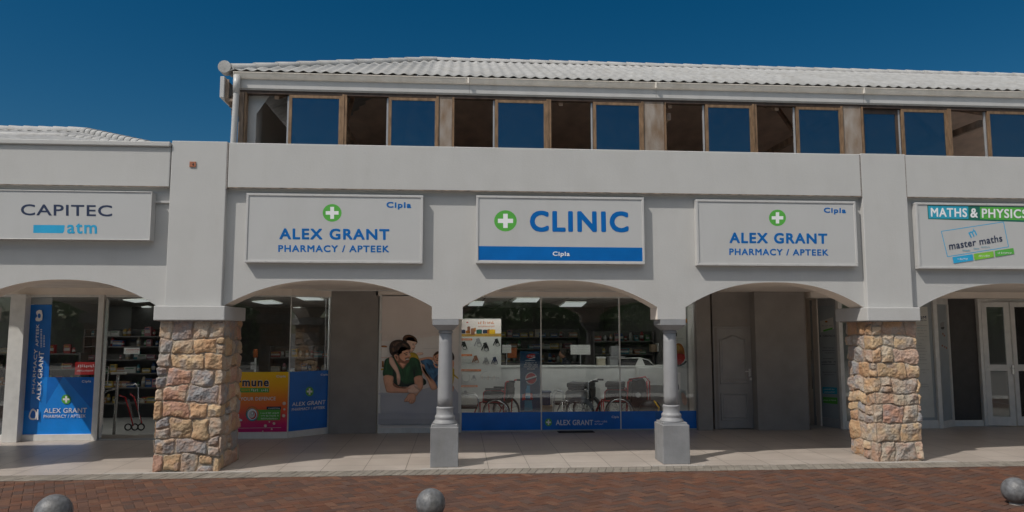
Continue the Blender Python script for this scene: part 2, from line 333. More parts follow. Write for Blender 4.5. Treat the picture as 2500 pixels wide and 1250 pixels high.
class Print:
    """flat shapes given where the photograph shows them, laid on the plane through p0 with normal n (towards the street)"""
    def __init__(s, p0, n, zoom=None, eps=.00025):
        s.p0 = Vector(p0); s.n = Vector(n).normalized(); s.zoom = zoom; s.eps = eps; s.b = MB(); s.layer = 1
    def at(s, x, y, L):
        if s.zoom: x, y = s.zoom[0] + x / s.zoom[2], s.zoom[1] + y / s.zoom[2]
        d = ray(x, y); t = (s.p0 - _eye).dot(s.n) / d.dot(s.n)
        return _eye + d * t + s.n * (L * s.eps)
    def poly(s, pts, m, sm=0, L=None):
        if L is None: s.layer += 1; L = s.layer
        if sm: pts = smooth_poly(pts, sm)
        s.b.face([s.at(x, y, L) for x, y in pts], m); return s
    def rect(s, x0, y0, x1, y1, m, L=None): return s.poly([(x0, y0), (x0, y1), (x1, y1), (x1, y0)], m, 0, L)
    def disc(s, x, y, rx, ry, m, n=24, L=None): return s.poly([(x + rx * math.cos(2 * math.pi * i / n), y - ry * math.sin(2 * math.pi * i / n)) for i in range(n)], m, 0, L)
    def line(s, pts, w, m):
        s.layer += 1
        for (ax, ay), (bx, by) in zip(pts, pts[1:]):
            dx, dy = bx - ax, by - ay; q = math.hypot(dx, dy) or 1; nx, ny = -dy / q * w / 2, dx / q * w / 2
            s.b.face([s.at(*p, s.layer) for p in ((ax + nx, ay + ny), (bx + nx, by + ny), (bx - nx, by - ny), (ax - nx, ay - ny))], m)
        return s
    def text(s, t, q, m, bold=.03):
        """q: corners top-left, top-right, bottom-right, bottom-left of the word's box"""
        if len(q) == 2: (a, b), (c, d) = q; q = ((a, b), (c, b), (c, d), (a, d))
        v, f = text_geo(t, bold); W = math.hypot(q[1][0] - q[0][0], q[1][1] - q[0][1]); Hh = math.hypot(q[3][0] - q[0][0], q[3][1] - q[0][1]); e = bold * Hh / W; g_ = bold * .8
        k = s.b.mi(m)
        for du, dv in ((0, 0), (e, 0), (-e, 0), (e * .7, g_), (-e * .7, g_), (e * .7, -g_), (-e * .7, -g_), (0, g_), (0, -g_)) if bold > .015 else ((0, 0),):
            s.layer += 1; ids = []
            for u, w in v:
                w = (1 - w) * (1 - 2 * g_) + g_ + dv; u = u * (1 - 2 * e) + e + du
                x = (q[0][0] * (1 - u) + q[1][0] * u) * (1 - w) + (q[3][0] * (1 - u) + q[2][0] * u) * w
                y = (q[0][1] * (1 - u) + q[1][1] * u) * (1 - w) + (q[3][1] * (1 - u) + q[2][1] * u) * w
                ids.append(s.b.vert(s.at(x, y, s.layer)))
            for g in f: s.b.f.append([ids[i] for i in g]); s.b.m.append(k); s.b.smooth.append(False)
        return s
    def scribble(s, x0, y0, x1, y1, m, n=None, seed=0):
        """a line of print too small to read: uneven small strokes"""
        r = random.Random(seed + int(x0 * 7 + y0)); h = abs(y1 - y0); x = x0; s.layer += 1; L = s.layer
        while x < x1:
            w = h * r.uniform(.25, .6)
            if r.random() < .16: x += w; continue
            a = y0 + h * r.choice([0, .15, .3]); b = y1 - h * r.choice([0, 0, .2]); t = h * .24
            for bx in ((x, a, x + t, b), (x, r.choice([a, (a + b) / 2, b - t]), x + w, 0)):
                if bx[3] == 0: bx = (bx[0], bx[1], bx[2], bx[1] + t * .8)
                s.b.face([s.at(*p, L) for p in ((bx[0], bx[1]), (bx[0], bx[3]), (bx[2], bx[3]), (bx[2], bx[1]))], m)
            x += w + h * .2
        return s
    def cross(s, x, y, rx, ry, arm=.68, th=.2, ring=GREENV, c=WHITEV):
        s.disc(x, y, rx, ry, ring); s.rect(x - rx * arm, y - ry * th, x + rx * arm, y + ry * th, c); s.rect(x - rx * th, y - ry * arm, x + rx * th, y + ry * arm, c, L=s.layer + 1); s.layer += 1; return s
    def build(s, name, parent=None): return s.b.build(name, parent)

# ================================================================== SETTING
YF = 10.88; YP = 10.97; YB = 11.38; YS = 14.55     # pilaster face, bay panel, back of arcade wall, shop fronts
def structure(o): o['kind'] = 'structure'; return o
b = MB(); b.face([(-300, -300, -.05), (300, -300, -.05), (300, 300, -.05), (-300, 300, -.05)], mat('far_ground', (.34, .32, .29), .9, var=.1, scale=.5, bump=.3))
structure(b.build('ground'))
b = MB(); b.box(-60, 60, 6.3, 7.62, -.3, -.02, mat('pale_bounce_paving', (.74, .71, .66), .85, var=.03, scale=1.2, bump=.3, dirt=.1)); structure(b.build('bounce_pavement'))  # unseen pale strip added to bounce sunlight onto facade and arcade
b = MB(); b.box(-80, 80, -10.0, 6.3, -.3, -.035, mat('worn_asphalt', (.30, .28, .26), .9, var=.1, scale=3, bump=.4)); structure(b.build('road'))
def paver_field(name, x0, x1, y0, y1, L, W, ang, m, pal, h=.0, gap=.006):
    """interlocking herringbone pavers: each a chamfered block with a colour of its own"""
    b = MB(); cols = []; rr = random.Random(3); ca, sa = math.cos(ang), math.sin(ang); cx, cy = (x0 + x1) / 2, (y0 + y1) / 2
    D = math.hypot(x1 - x0, y1 - y0) / 2 + L; n = int(D / W) + 2; k = b.mi(m)
    for i in range(-n, n):
        for j in range(-n, n):
            q = (i - j) % 4
            if q == 0: u0, v0, u1, v1 = i * W, j * W, i * W + L, j * W + W
            elif q == 3: u0, v0, u1, v1 = i * W, j * W, i * W + W, j * W + L
            else: continue
            u, v = (u0 + u1) / 2, (v0 + v1) / 2; X, Y = cx + u * ca - v * sa, cy + u * sa + v * ca
            if not (x0 + .02 < X < x1 - .02 and y0 - .2 < Y < y1 + .2): continue
            z = h + rr.uniform(-.002, .0015); g = gap / 2; c = .007; tx, ty = rr.uniform(-.012, .012), rr.uniform(-.012, .012)
            base = pal[rr.randrange(len(pal))]; f = rr.uniform(.82, 1.16); col = (base[0] * f, base[1] * f, base[2] * f, 1)
            pts = []
            for (a, d) in ((g, -.014), (g, -.003), (g + c, 0)):
                for (uu, vv) in ((u0 + a, v0 + a), (u1 - a, v0 + a), (u1 - a, v1 - a), (u0 + a, v1 - a)):
                    wx, wy = cx + uu * ca - vv * sa, cy + uu * sa + vv * ca
                    wy = min(max(wy, y0), y1)
                    pts.append((wx, wy, z + d + (wx - X) * tx + (wy - Y) * ty))
            s0 = len(b.v); b.v += pts; cols += [col] * 12
            for r in (0, 1):
                for e in range(4): b.f.append([s0 + r * 4 + e, s0 + r * 4 + (e + 1) % 4, s0 + r * 4 + 4 + (e + 1) % 4, s0 + r * 4 + 4 + e]); b.m.append(k); b.smooth.append(False)
            b.f.append([s0 + 8, s0 + 9, s0 + 10, s0 + 11]); b.m.append(k); b.smooth.append(False)
    b.cols = cols; return structure(b.build(name))
paver_field('brick_paving', -9, 13, 7.6, 10.40, .22, .11, R_(28), BRICK, [(.124, .055, .033), (.112, .056, .038), (.138, .068, .042), (.105, .056, .041), (.098, .058, .044), (.128, .055, .032)])
b = MB(); b.box(-12, 15, 7.62, 10.42, -.3, -.008, mat('joint_sand', (.12, .072, .052), .95, var=.2, scale=30, bump=.4)); structure(b.build('paving_bed'))
def kerb_row(name):
    b = MB(); cols = []; rr = random.Random(5); k = b.mi(KERB)
    for row in range(2):
        x = -9 - row * .06
        while x < 13:
            w = .105; y0 = 10.415 + row * .185; y1 = y0 + .178
            f = rr.uniform(.8, 1.15); col = (.235 * f, .21 * f, .178 * f, 1); z = .004 + rr.uniform(-.003, .003); s0 = len(b.v)
            sk = .05
            for (a, d) in ((0, -.02), (0, -.003), (.007, 0)):
                for px, py in ((x + a, y0 + a), (x + w - a, y0 + a), (x + w - a + sk, y1 - a), (x + a + sk, y1 - a)): b.v.append((px, py, z + d)); cols.append(col)
            for r in (0, 1):
                for e in range(4): b.f.append([s0 + r * 4 + e, s0 + r * 4 + (e + 1) % 4, s0 + r * 4 + 4 + (e + 1) % 4, s0 + r * 4 + 4 + e]); b.m.append(k); b.smooth.append(False)
            b.f.append([s0 + 8, s0 + 9, s0 + 10, s0 + 11]); b.m.append(k); b.smooth.append(False)
            x += w + .006
    b.cols = cols; return structure(b.build(name))
kerb_row('kerb_pavers')
# tiled arcade floor
def tile_mat():
    m = bpy.data.materials.new('beige_floor_tile'); m.use_nodes = True; nt = m.node_tree; n = nt.nodes; l = nt.links; bs = n['Principled BSDF']
    tc = n.new('ShaderNodeTexCoord'); mp = n.new('ShaderNodeMapping'); mp.inputs['Location'].default_value = (.13, .22, 0); l.new(tc.outputs['Object'], mp.inputs[0])
    bt = n.new('ShaderNodeTexBrick'); bt.offset = 0; bt.inputs['Scale'].default_value = 1; bt.inputs['Brick Width'].default_value = .6; bt.inputs['Row Height'].default_value = .6
    bt.inputs['Mortar Size'].default_value = .005; bt.inputs['Mortar Smooth'].default_value = .2
    bt.inputs['Color1'].default_value = (.44, .385, .34, 1); bt.inputs['Color2'].default_value = (.41, .36, .317, 1); bt.inputs['Mortar'].default_value = (.11, .095, .08, 1)
    l.new(mp.outputs[0], bt.inputs[0])
    nz = n.new('ShaderNodeTexNoise'); nz.inputs['Scale'].default_value = 1.7; nz.inputs['Detail'].default_value = 9; nz.inputs['Roughness'].default_value = .7; l.new(tc.outputs['Object'], nz.inputs[0])
    rp = n.new('ShaderNodeValToRGB'); rp.color_ramp.elements[0].position = .3; rp.color_ramp.elements[0].color = (.82, .81, .8, 1); rp.color_ramp.elements[1].position = .7; rp.color_ramp.elements[1].color = (1.04, 1.04, 1.04, 1)
    l.new(nz.outputs[0], rp.inputs[0]); mx = n.new('ShaderNodeMix'); mx.data_type = 'RGBA'; mx.blend_type = 'MULTIPLY'; mx.inputs[0].default_value = 1
    l.new(bt.outputs[0], mx.inputs[6]); l.new(rp.outputs[0], mx.inputs[7]); l.new(mx.outputs[2], bs.inputs['Base Color'])
    mr = n.new('ShaderNodeMapRange'); mr.inputs[3].default_value = .28; mr.inputs[4].default_value = .5; l.new(nz.outputs[0], mr.inputs[0]); l.new(mr.outputs[0], bs.inputs['Roughness'])
    return m
TILE = tile_mat()
b = MB(); b.box(-12, 15, 10.80, 14.62, -.3, 0.0, TILE); structure(b.build('arcade_floor'))
b = MB()
b.box(-4.9, -2.9, 10.77, 10.86, -.05, .006, MORTAR); b.box(-.5, .2, 10.77, 10.86, -.05, .006, MORTAR)
b.box(2.9, 3.7, 10.77, 10.86, -.05, .006, MORTAR); b.box(6.0, 7.6, 10.77, 10.86, -.05, .006, MORTAR)
b.box(-12, 15, 10.40, 10.82, -.3, -.008, MORTAR)
structure(b.build('kerb_bed'))

# ================================================================== THE ARCADE BUILDING
BLD = thing('shopping_arcade', 'white stucco arcade with arches, stone pillars and upper windows under a corrugated roof', 'building', (0, 0, 0))
ZP = 4.77; ZR = 4.085; ZC = 2.16; ZS = 2.345
# bay arches: (x left spring, x right spring, apex z, left floor of the wall, right floor)
BAYS = [(-11.3, -8.05, 2.725), (-7.02, -4.36, 2.725), (-3.43, -.38, 2.735), (.08, 3.05, 2.75), (3.49, 6.34, 2.735), (7.24, 10.44, 2.735), (10.9, 13.9, 2.735)]
def zbot(x):
    for a, c, t in BAYS:
        if a - 1e-6 <= x <= c + 1e-6:
            u = min(1, abs(2 * (x - a) / (c - a) - 1)); return ZS + (t - ZS) * (1 - u ** 2.3)
    return None
def arcade_wall():
    b = MB(); xs = []
    # piers and arches as one profile line (x, z) along the underside
    prof = [(-12, ZC)]
    for a, c, t in BAYS:
        prof.append((a, ZC)); n = 40
        for i in range(n + 1):
            x = a + (c - a) * (1 - math.cos(math.pi * i / n)) / 2; prof.append((x, zbot(x)))
        prof.append((c, ZC))
    prof.append((15, ZC))
    for (xa, za), (xb, zb) in zip(prof, prof[1:]):
        if abs(xb - xa) > 1e-6:
            b.face([(xa, YP, za), (xb, YP, zb), (xb, YP, ZP - .02), (xa, YP, ZP - .02)], STUC)
            b.face([(xb, YB, zb), (xa, YB, za), (xa, YB, ZP - .02), (xb, YB, ZP - .02)], STUC2)
        m = STUC2 if abs(xb - xa) < .4 else STUC2
        b.face([(xa, YP, za), (xa, YB, za), (xb, YB, zb), (xb, YP, zb)], m)
    b.face([(-12, YP, ZP - .02), (15, YP, ZP - .02), (15, YB, ZP - .02), (-12, YB, ZP - .02)], STUC)
    for x in (-12, 15): b.face([(x, YP, ZC), (x, YB, ZC), (x, YB, ZP - .02), (x, YP, ZP - .02)], STUC)
    return b.build('arcade_wall', BLD)
arcade_wall()
b = MB(); b.box(-3.40, 6.335, YF, YP + .01, ZR, ZP, STUC); b.box(7.075, 15, YF, YP + .01, ZR, ZP, STUC)
o = b.build('parapet_band', BLD, bevel=.012)
b = MB(); b.box(-12, -4.235, YF + .005, YP + .01, ZR, ZP - .085, STUC); b.box(-12, -4.235, YF - .035, YP + .3, ZP - .085, ZP - .012, STUC)
o = b.build('parapet_band', BLD, bevel=.012)
for x0, x1, xb in ((-4.22, -3.42, -3.37), (6.35, 7.09, 7.12)):
    b = MB(); b.prism([(x0, YF, 2.34), (x0, YF, ZP + .012), (x1, YF, ZP + .012), (xb - .05 if 0 else x1, YF, 2.34)], (0, .12, 0), STUC)
    b.box(x0 + .003, x1 - .003, YF + .05, YB + .02, ZP - .025, ZP + .01, STUC)
    b.build('pilaster', BLD, bevel=.01)
b = MB(); b.box(-3.395, 6.33, YF - .0015, YF + .02, ZR - .001, ZR + .014, WARMEDGE); b.build('warm_underside_strip', BLD); b = MB(); b.box(-12, -4.24, YF + .0035, YF + .02, ZR - .001, ZR + .012, WARMEDGE); b.build('warm_underside_strip', BLD); b = MB(); b.box(7.09, 15, YF - .0015, YF + .02, ZR - .001, ZR + .012, WARMEDGE); b.build('warm_underside_strip', BLD)  # thin strips paint the warm reflected light along the band's bottom edge
# dark open joints and staining lines
b = MB()
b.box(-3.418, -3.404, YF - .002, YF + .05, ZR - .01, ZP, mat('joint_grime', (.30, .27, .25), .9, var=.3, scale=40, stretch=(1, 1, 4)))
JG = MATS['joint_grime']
for x in (6.336, 7.083): b.box(x - .007, x + .007, YF - .0015, YF + .05, ZR, ZP - .01, JG)
b.build('expansion_joint', BLD)
# stone pillars
def stone_pillar(x0, x1, y0, y1, z1, taper, seed, label):
    rr = random.Random(seed); rs = np.random.RandomState(seed)
    w, d = x1 - x0, y1 - y0; Pm = 2 * (w + d); du = .0115; nu = int(Pm / du); nv = int(z1 / du)
    uu, vv = np.meshgrid(np.arange(nu) / nu * Pm, np.linspace(0, z1, nv), indexing='xy')
    def noise(u, v, fr, sd):    # value noise, wrapping in u
        r = np.random.RandomState(sd); N = max(2, int(round(Pm * fr))); Mz = int(z1 * fr) + 3; g = r.rand(Mz, N)
        a = u / Pm * N; c = v * fr; i = np.floor(a).astype(int); j = np.floor(c).astype(int); fa, fc = a - i, c - j
        fa = fa * fa * (3 - 2 * fa); fc = fc * fc * (3 - 2 * fc); i0 = i % N; i1 = (i + 1) % N; j = np.clip(j, 0, Mz - 2)
        return (g[j, i0] * (1 - fa) + g[j, i1] * fa) * (1 - fc) + (g[j + 1, i0] * (1 - fa) + g[j + 1, i1] * fa) * fc
    wu = uu + (noise(uu, vv, 5, seed + 1) - .5) * .075 + (noise(uu, vv, 16, seed + 3) - .5) * .02
    wv = vv + (noise(uu, vv, 4.2, seed + 2) - .5) * .085 + (noise(uu, vv, 17, seed + 4) - .5) * .02
    # courses
    rows = [0]
    while rows[-1] < z1 - .12: rows.append(rows[-1] + rr.uniform(.17, .29))
    rows[-1] = z1 + .05
    H = np.zeros_like(uu); C = np.zeros(uu.shape + (3,)); C[:] = (.30, .265, .215)
    pal = [(.50, .36, .22), (.49, .31, .18), (.42, .36, .29), (.27, .265, .27), (.54, .45, .34), (.46, .27, .20), (.27, .265, .265), (.50, .36, .22), (.45, .32, .25), (.38, .345, .31)]
    sid = 0
    for za, zb in zip(rows, rows[1:]):
        u = rr.uniform(0, .2); start = u; cells = []
        while u < start + Pm - .1:
            L = rr.uniform(.17, .46)
            if start + Pm - (u + L) < .14: L = start + Pm - u
            cells.append((u, u + L)); u += L
        for a, c in cells:
            parts = [(a, c, za, zb)]
            if c - a < .24 and zb - za > .2 and rr.random() < .5: zm = (za + zb) / 2 + rr.uniform(-.02, .02); parts = [(a, c, za, zm), (a, c, zm, zb)]
            for (a2, c2, zz0, zz1) in parts:
                m_u = (a2 + c2) / 2; pu = (wu - m_u + Pm / 2) % Pm - Pm / 2; hu = (c2 - a2) / 2; mv = (zz0 + zz1) / 2; hv = (zz1 - zz0) / 2
                inside = (np.abs(pu) < hu) & (np.abs(wv - mv) < hv)
                if not inside.any(): continue
                cr = .03; qx = np.maximum(np.abs(pu) - hu + cr, 0); qy = np.maximum(np.abs(wv - mv) - hv + cr, 0)
                dist = cr - np.hypot(qx, qy) ; dist = np.where((qx == 0) & (qy == 0), np.minimum(hu - np.abs(pu), hv - np.abs(wv - mv)), dist)
                e = np.clip((dist - .006) / .014, 0, 1); e = e * e * (3 - 2 * e)
                pl = np.full(uu.shape, 9.0)
                for k in range(5):     # chiselled facets
                    g = rs.uniform(-.28, .28, 2); pl = np.minimum(pl, .030 + rs.uniform(0, .014) + g[0] * (pu - rs.uniform(-hu, hu) * .6) + g[1] * (wv - mv - rs.uniform(-hv, hv) * .6))
                pl = np.clip(pl, .010, .055) * 1.0 + np.clip(dist, 0, .06) * .12
                hgt = e * pl; H = np.where(inside, hgt, H)
                base = np.array(pal[rr.randrange(len(pal))]) * rr.uniform(.8, 1.12); other = np.array(pal[rr.randrange(len(pal))])
                t = np.clip((noise(uu, vv, 11, seed + 40 + sid % 9) - .42) * 4, 0, 1)[..., None] * .6; sid += 1
                col = base * (1 - t) + other * t; k3 = (inside & (e > .25))[..., None]; C = np.where(k3, col, C)
    fine = (noise(uu, vv, 34, seed + 7) - .5) * .010 + (noise(uu, vv, 70, seed + 8) - .5) * .005 + (np.abs(noise(uu, vv, 20, seed + 9) - .5)) * -.016
    H = np.where(H > .004, H + fine * np.clip(H / .02, 0, 1), (noise(uu, vv, 60, seed + 5) - .5) * .006)
    # perimeter to plan: start at front-left going right
    u = uu % Pm; sc = 1 - taper * (vv / z1)
    X = np.zeros_like(u); Y = np.zeros_like(u); NX = np.zeros_like(u); NY = np.zeros_like(u)
    a = u < w; X[a] = x0 + u[a]; Y[a] = y0; NY[a] = -1
    c = (u >= w) & (u < w + d); X[c] = x1; Y[c] = y0 + u[c] - w; NX[c] = 1
    e = (u >= w + d) & (u < 2 * w + d); X[e] = x1 - (u[e] - w - d); Y[e] = y1; NY[e] = 1
    g = u >= 2 * w + d; X[g] = x0; Y[g] = y1 - (u[g] - 2 * w - d); NX[g] = -1
    # round the arrises
    k = 6
    for _ in range(3):
        X2 = sum(np.roll(X, q, 1) for q in (-2, -1, 0, 1, 2)) / 5; Y2 = sum(np.roll(Y, q, 1) for q in (-2, -1, 0, 1, 2)) / 5
        nx = sum(np.roll(NX, q, 1) for q in (-2, -1, 0, 1, 2)) / 5; ny = sum(np.roll(NY, q, 1) for q in (-2, -1, 0, 1, 2)) / 5
        NX, NY = nx, ny
        if _ == 0: X, Y = X2, Y2
    nl = np.hypot(NX, NY) + 1e-6; NX /= nl; NY /= nl
    cxm, cym = (x0 + x1) / 2, (y0 + y1) / 2
    X = cxm + (X - cxm) * sc; Y = cym + (Y - cym) * sc
    X += NX * (H - .022); Y += NY * (H - .022)
    verts = np.stack([X, Y, vv], -1).reshape(-1, 3)
    idx = np.arange(nu * nv).reshape(nv, nu); nx_ = np.roll(idx, -1, 1)
    faces = np.stack([idx[:-1], nx_[:-1], nx_[1:], idx[1:]], -1).reshape(-1, 4).tolist()
    b = MB(); b.v = [tuple(p) for p in verts.tolist()]; k = b.mi(STONE); b.f = faces; b.m = [k] * len(faces); b.smooth = [False] * len(faces)
    cc = np.ones((nu * nv, 4)); cc[:, :3] = C.reshape(-1, 3); b.cols = cc
    o = b.build('stone_pillar', BLD); o['label'] = label; return o
stone_pillar(-4.29, -3.36, 10.875, 11.80, 2.16, .02, 11, 'rough stone pillar between the first two arches from the left')
stone_pillar(6.395, 7.15, 10.90, 11.66, 2.16, .02, 23, 'sunlit stone pillar beside the last whole arch on the right')
for x0, x1, y1 in ((-8.03, -7.03, 11.86), (-4.34, -3.345, 11.86), (6.30, 7.155, 11.78)):
    b = MB(); b.box(x0, x1, YF - .07, y1, 2.135, 2.345, STUC); b.build('pillar_cap', BLD, bevel=.012)
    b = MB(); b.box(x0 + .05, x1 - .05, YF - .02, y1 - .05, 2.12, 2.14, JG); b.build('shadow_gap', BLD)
# columns
def column(xc, yc):
    z0 = .575
    p = MB(); p.box(xc - .205, xc + .205, yc - .235, yc + .235, 0, z0, PLIN); po = p.build('column', BLD, bevel=.008)
    s = MB()
    s.box(xc - .185, xc + .185, yc - .185, yc + .185, z0, z0 + .03, COLG)
    s.lathe((xc, yc, 0), [(.182, z0 + .03), (.18, z0 + .05), (.15, z0 + .085), (.145, z0 + .10), (.152, z0 + .115), (.150, z0 + .14), (.135, z0 + .155), (.128, z0 + .165), (.126, z0 + .25), (.130, z0 + .258), (.130, z0 + .272), (.114, z0 + .282)], COLG)
    s.build('moulded_base', po)
    s = MB(); pr = []
    for i in range(9): t = i / 8; pr.append((.113 - .018 * t + .004 * math.sin(math.pi * t), z0 + .28 + (1.955 - z0 - .28) * t))
    s.lathe((xc, yc, 0), pr, COLG, 36); s.build('shaft', po)
    s = MB(); s.lathe((xc, yc, 0), [(.096, 1.95), (.108, 1.955), (.110, 1.972), (.100, 1.982), (.10, 1.99)], COLG, 32)
    # square flared cap
    z = [(.105, 1.99), (.12, 2.0), (.165, 2.045), (.19, 2.07), (.195, 2.075), (.195, 2.158)]
    for (ra, za), (rb, zb) in zip(z, z[1:]):
        for (ax, ay), (bx, by) in (((-1, -1), (1, -1)), ((1, -1), (1, 1)), ((1, 1), (-1, 1)), ((-1, 1), (-1, -1))):
            s.face([(xc + ax * ra, yc + ay * ra, za), (xc + bx * ra, yc + by * ra, za), (xc + bx * rb, yc + by * rb, zb), (xc + ax * rb, yc + ay * rb, zb)], COLG)
    s.face([(xc + a * .105, yc + c * .105, 1.99) for a, c in ((-1, -1), (-1, 1), (1, 1), (1, -1))], COLG)
    s.build('capital', po)
    return po
column(-.175, 11.16)['label'] = 'grey plinth and round column in front of the family poster'
column(3.29, 11.16)['label'] = 'grey plinth and round column at the right end of the clinic window'
column(10.67, 11.16)
stone_pillar(-7.98, -7.08, 10.9, 11.80, 2.16, .02, 31, 'stone pillar beyond the left edge of the photo')
# ceiling and roof slab over the walk; back wall band over the shop fronts
b = MB(); b.box(-8.4, 15, YB - .02, 14.62, 2.765, 3.0, STUC2); b.build('arcade_ceiling', BLD)
b = MB(); b.box(-10.5, 15, 14.62, 26, 2.9, 3.1, STUC2); b.box(-8.4, 15, YB, 26, 3.9, 4.0, STUC2); b.box(-10.5, -10.3, 14.3, 26, 0, 3.1, STUC); b.box(14.8, 15, YB, 26, 0, 4, STUC); b.box(-10.5, 15, 25.8, 26, 0, 4, INWALL)
b.build('building_shell', BLD)

# ---- upper storey
YU = 11.9; X0 = -3.60
b = MB()
b.box(X0, 15, YU - .03, YU + .10, 5.905, 6.02, TRIMW)                                   # head board over the windows
b.build('head_board', BLD, bevel=.006)
b = MB(); b.box(X0, 15, YU - .006, YU + .07, 5.865, 5.905, BRONZED); b.build('window_head_rail', BLD)
b = MB(); b.box(X0, 15, YU - .02, YU + .1, 6.02, 6.04, WOOD); b.build('eaves_soffit', BLD)
b = MB()
b.box(X0 + .02, X0 + .10, YU - .02, YU + .12, 4.0, 5.87, WOOD); b.build('corner_post', BLD)
b = MB(); b.box(X0 + .105, X0 + .26, YU + .14, YU + .5, 4.0, 5.86, TRIMW); b.face([(X0 + .26, YU + .14, 5.86), (X0 + .46, YU + .14, 5.86), (X0 + .26, YU + .14, 5.55)], TRIMW)
b.build('inner_pier', BLD)
b = MB(); b.box(X0 - .0, 15, YU - .01, YU + .1, 4.0, 4.78, BRONZED); b.build('window_sill_wall', BLD)
b = MB(); b.box(X0, X0 + .1, YU + .12, 18, 4, 6.1, STUC); b.box(X0, 15, 18, 18.15, 4, 7.4, RAFTER); b.build('upper_room_wall', BLD)
b = MB()
b.face([(X0, YU + .1, 6.02), (15, YU + .1, 6.02), (15, 15.1, 7.3), (X0, 15.1, 7.3)], mat('upper_lining_board', (.78, .61, .50), .8, var=.10, scale=3))
b.face([(X0, 15.1, 7.3), (15, 15.1, 7.3), (15, 18.1, 6.1), (X0, 18.1, 6.1)], MATS['upper_lining_board'])
b.build('roof_lining', BLD)
for i in range(19):
    x = X0 + .55 + i * .95; b = MB(); b.prism([(x, YU + .12, 5.93), (x, YU + .12, 5.80), (x, 15.0, 7.05), (x, 15.0, 7.2)], (.07, 0, 0), RAFTER)
    if i % 3 == 1: b.box(x, x + .07, YU + .2, 18, 5.62, 5.74, RAFTER); b.prism([(x, 13.2, 5.7), (x, 13.3, 5.7), (x, 14.6, 7.0), (x, 14.5, 7.0)], (.06, 0, 0), RAFTER)
    b.build('rafter', BLD)
for x in (-2.9, 1.7): # purlins
    pass
b = MB(); b.box(X0, 15, 13.0, 13.08, 6.3, 6.42, RAFTER); b.box(X0, 15, 14.0, 14.08, 6.72, 6.84, RAFTER); b.build('purlin', BLD)
b = MB(); b.box(X0 + .11, X0 + .14, 12.7, 14.0, 4.0, 5.3, BRONZED); b.box(X0 + .11, X0 + .13, 12.8, 13.9, 4.0, 5.2, INWALL); b.build('side_doorway', BLD)
YG = YU - .02
def upx(px): return PX(px, 300, YG)
# (open left px, sash left px, sash right px, outer right px, closed inner sash too)
WINS = [(595, 704, 834, 840, 0), (841, 948, 1069, 1071, 0), (1104, 1209, 1335, 1340, 0), (1341, 1449, 1568, 1572, 0),
        (1622, 1723, 1838, 1843, 0), (1844, 1945, 2056, 2059, 0), (2104, 2202, 2314, 2319, 1), (2319, 2412, 2528, 2533, 0), (2580, 2690, 2800, 2806, 0), (2808, 2915, 3030, 3036, 0)]
ZB, ZT = 4.75, 5.868
def upper_window(a, s0, s1, e, closed, n):
    xa, xs, xe, xo = upx(a), upx(s0), upx(s1), upx(e)
    f = MB(); f.box(xa, xa + .035, YG, YG + .10, ZB, ZT, BRONZE); f.box(xo - .04, xo, YG - .004, YG + .10, ZB, ZT, BRONZE)
    f.box(xa + .035, xo - .04, YG + .001, YG + .10, ZT - .022, ZT - .001, BRONZED); f.box(xa + .035, xo - .04, YG + .04, YG + .10, ZB, ZB + .03, BRONZE)
    w = f.build('upper_window', BLD, bevel=.003)
    t = .05
    s = MB(); y0, y1 = YG + .004, YG + .036
    s.box(xs, xs + t, y0, y1, ZB, ZT - .025, BRONZE); s.box(xe - t, xe, y0, y1, ZB, ZT - .025, BRONZE); s.box(xs + t, xe - t, y0 + .001, y1, ZT - .075, ZT - .026, BRONZE); s.box(xs + t, xe - t, y0 + .001, y1, ZB, ZB + .05, BRONZE)
    s.box(xs - .035, xs - .005, YG + .045, YG + .075, ZB, ZT - .03, ALUG)
    s.build('sash', w, bevel=.003)
    g = MB(); g.box(xs + t - .005, xe - t + .005, YG + .018, YG + .024, ZB + .045, ZT - .07, GLASSU); g.build('pane', w)
    if closed:
        s = MB(); s.box(xa + .04, xa + .075, YG + .05, YG + .08, ZB, ZT - .03, BRONZED); s.box(xs - .085, xs - .04, YG + .05, YG + .08, ZB, ZT - .03, BRONZED); s.box(xa + .075, xs - .085, YG + .05, YG + .08, ZT - .11, ZT - .03, BRONZED); s.build('inner_sash', w)
        g = MB(); g.box(xa + .07, xs - .08, YG + .062, YG + .068, ZB, ZT - .1, GLASSU); g.build('pane', w)
    return w
for i, wv in enumerate(WINS): upper_window(*wv, i)
for a, c in ((1071.5, 1103.5), (1572.5, 1621.5), (2059.5, 2103.5), (2534, 2579)):
    b = MB(); b.box(upx(a) + .002, upx(c) - .002, YG + .012, YG + .09, ZB, ZT, RUST); b.build('rusty_panel', BLD)
# gutter, brackets, downpipe
XE = -3.66
YFA = YU - .05; ZG1 = PZ(1250, 192, YFA - .07); ZG0 = PZ(1250, 207, YFA - .04)
b = MB(); q = [(YFA, ZG0), (YFA - .03, ZG0), (YFA - .05, ZG0 + .03), (YFA - .066, ZG0 + .07), (YFA - .068, ZG1 - .012), (YFA - .08, ZG1 - .010), (YFA - .08, ZG1), (YFA - .06, ZG1), (YFA - .055, ZG0 + .06), (YFA - .02, ZG0 + .02), (YFA - .003, ZG0 + .02)]
b.prism([(XE, y, z) for y, z in q], (15 - XE, 0, 0), GUTTER); b.prism([(XE, y, z) for y, z in [(YFA, ZG0), (YFA - .03, ZG0), (YFA - .068, ZG1 - .012), (YFA, ZG1 - .012)]], (.012, 0, 0), GUTTER)
b.build('gutter', BLD)
b = MB(); b.box(XE, 15, YFA, YFA + .022, 5.925, ZG1 + .0, TRIMW); b.build('fascia_board', BLD, bevel=.003)
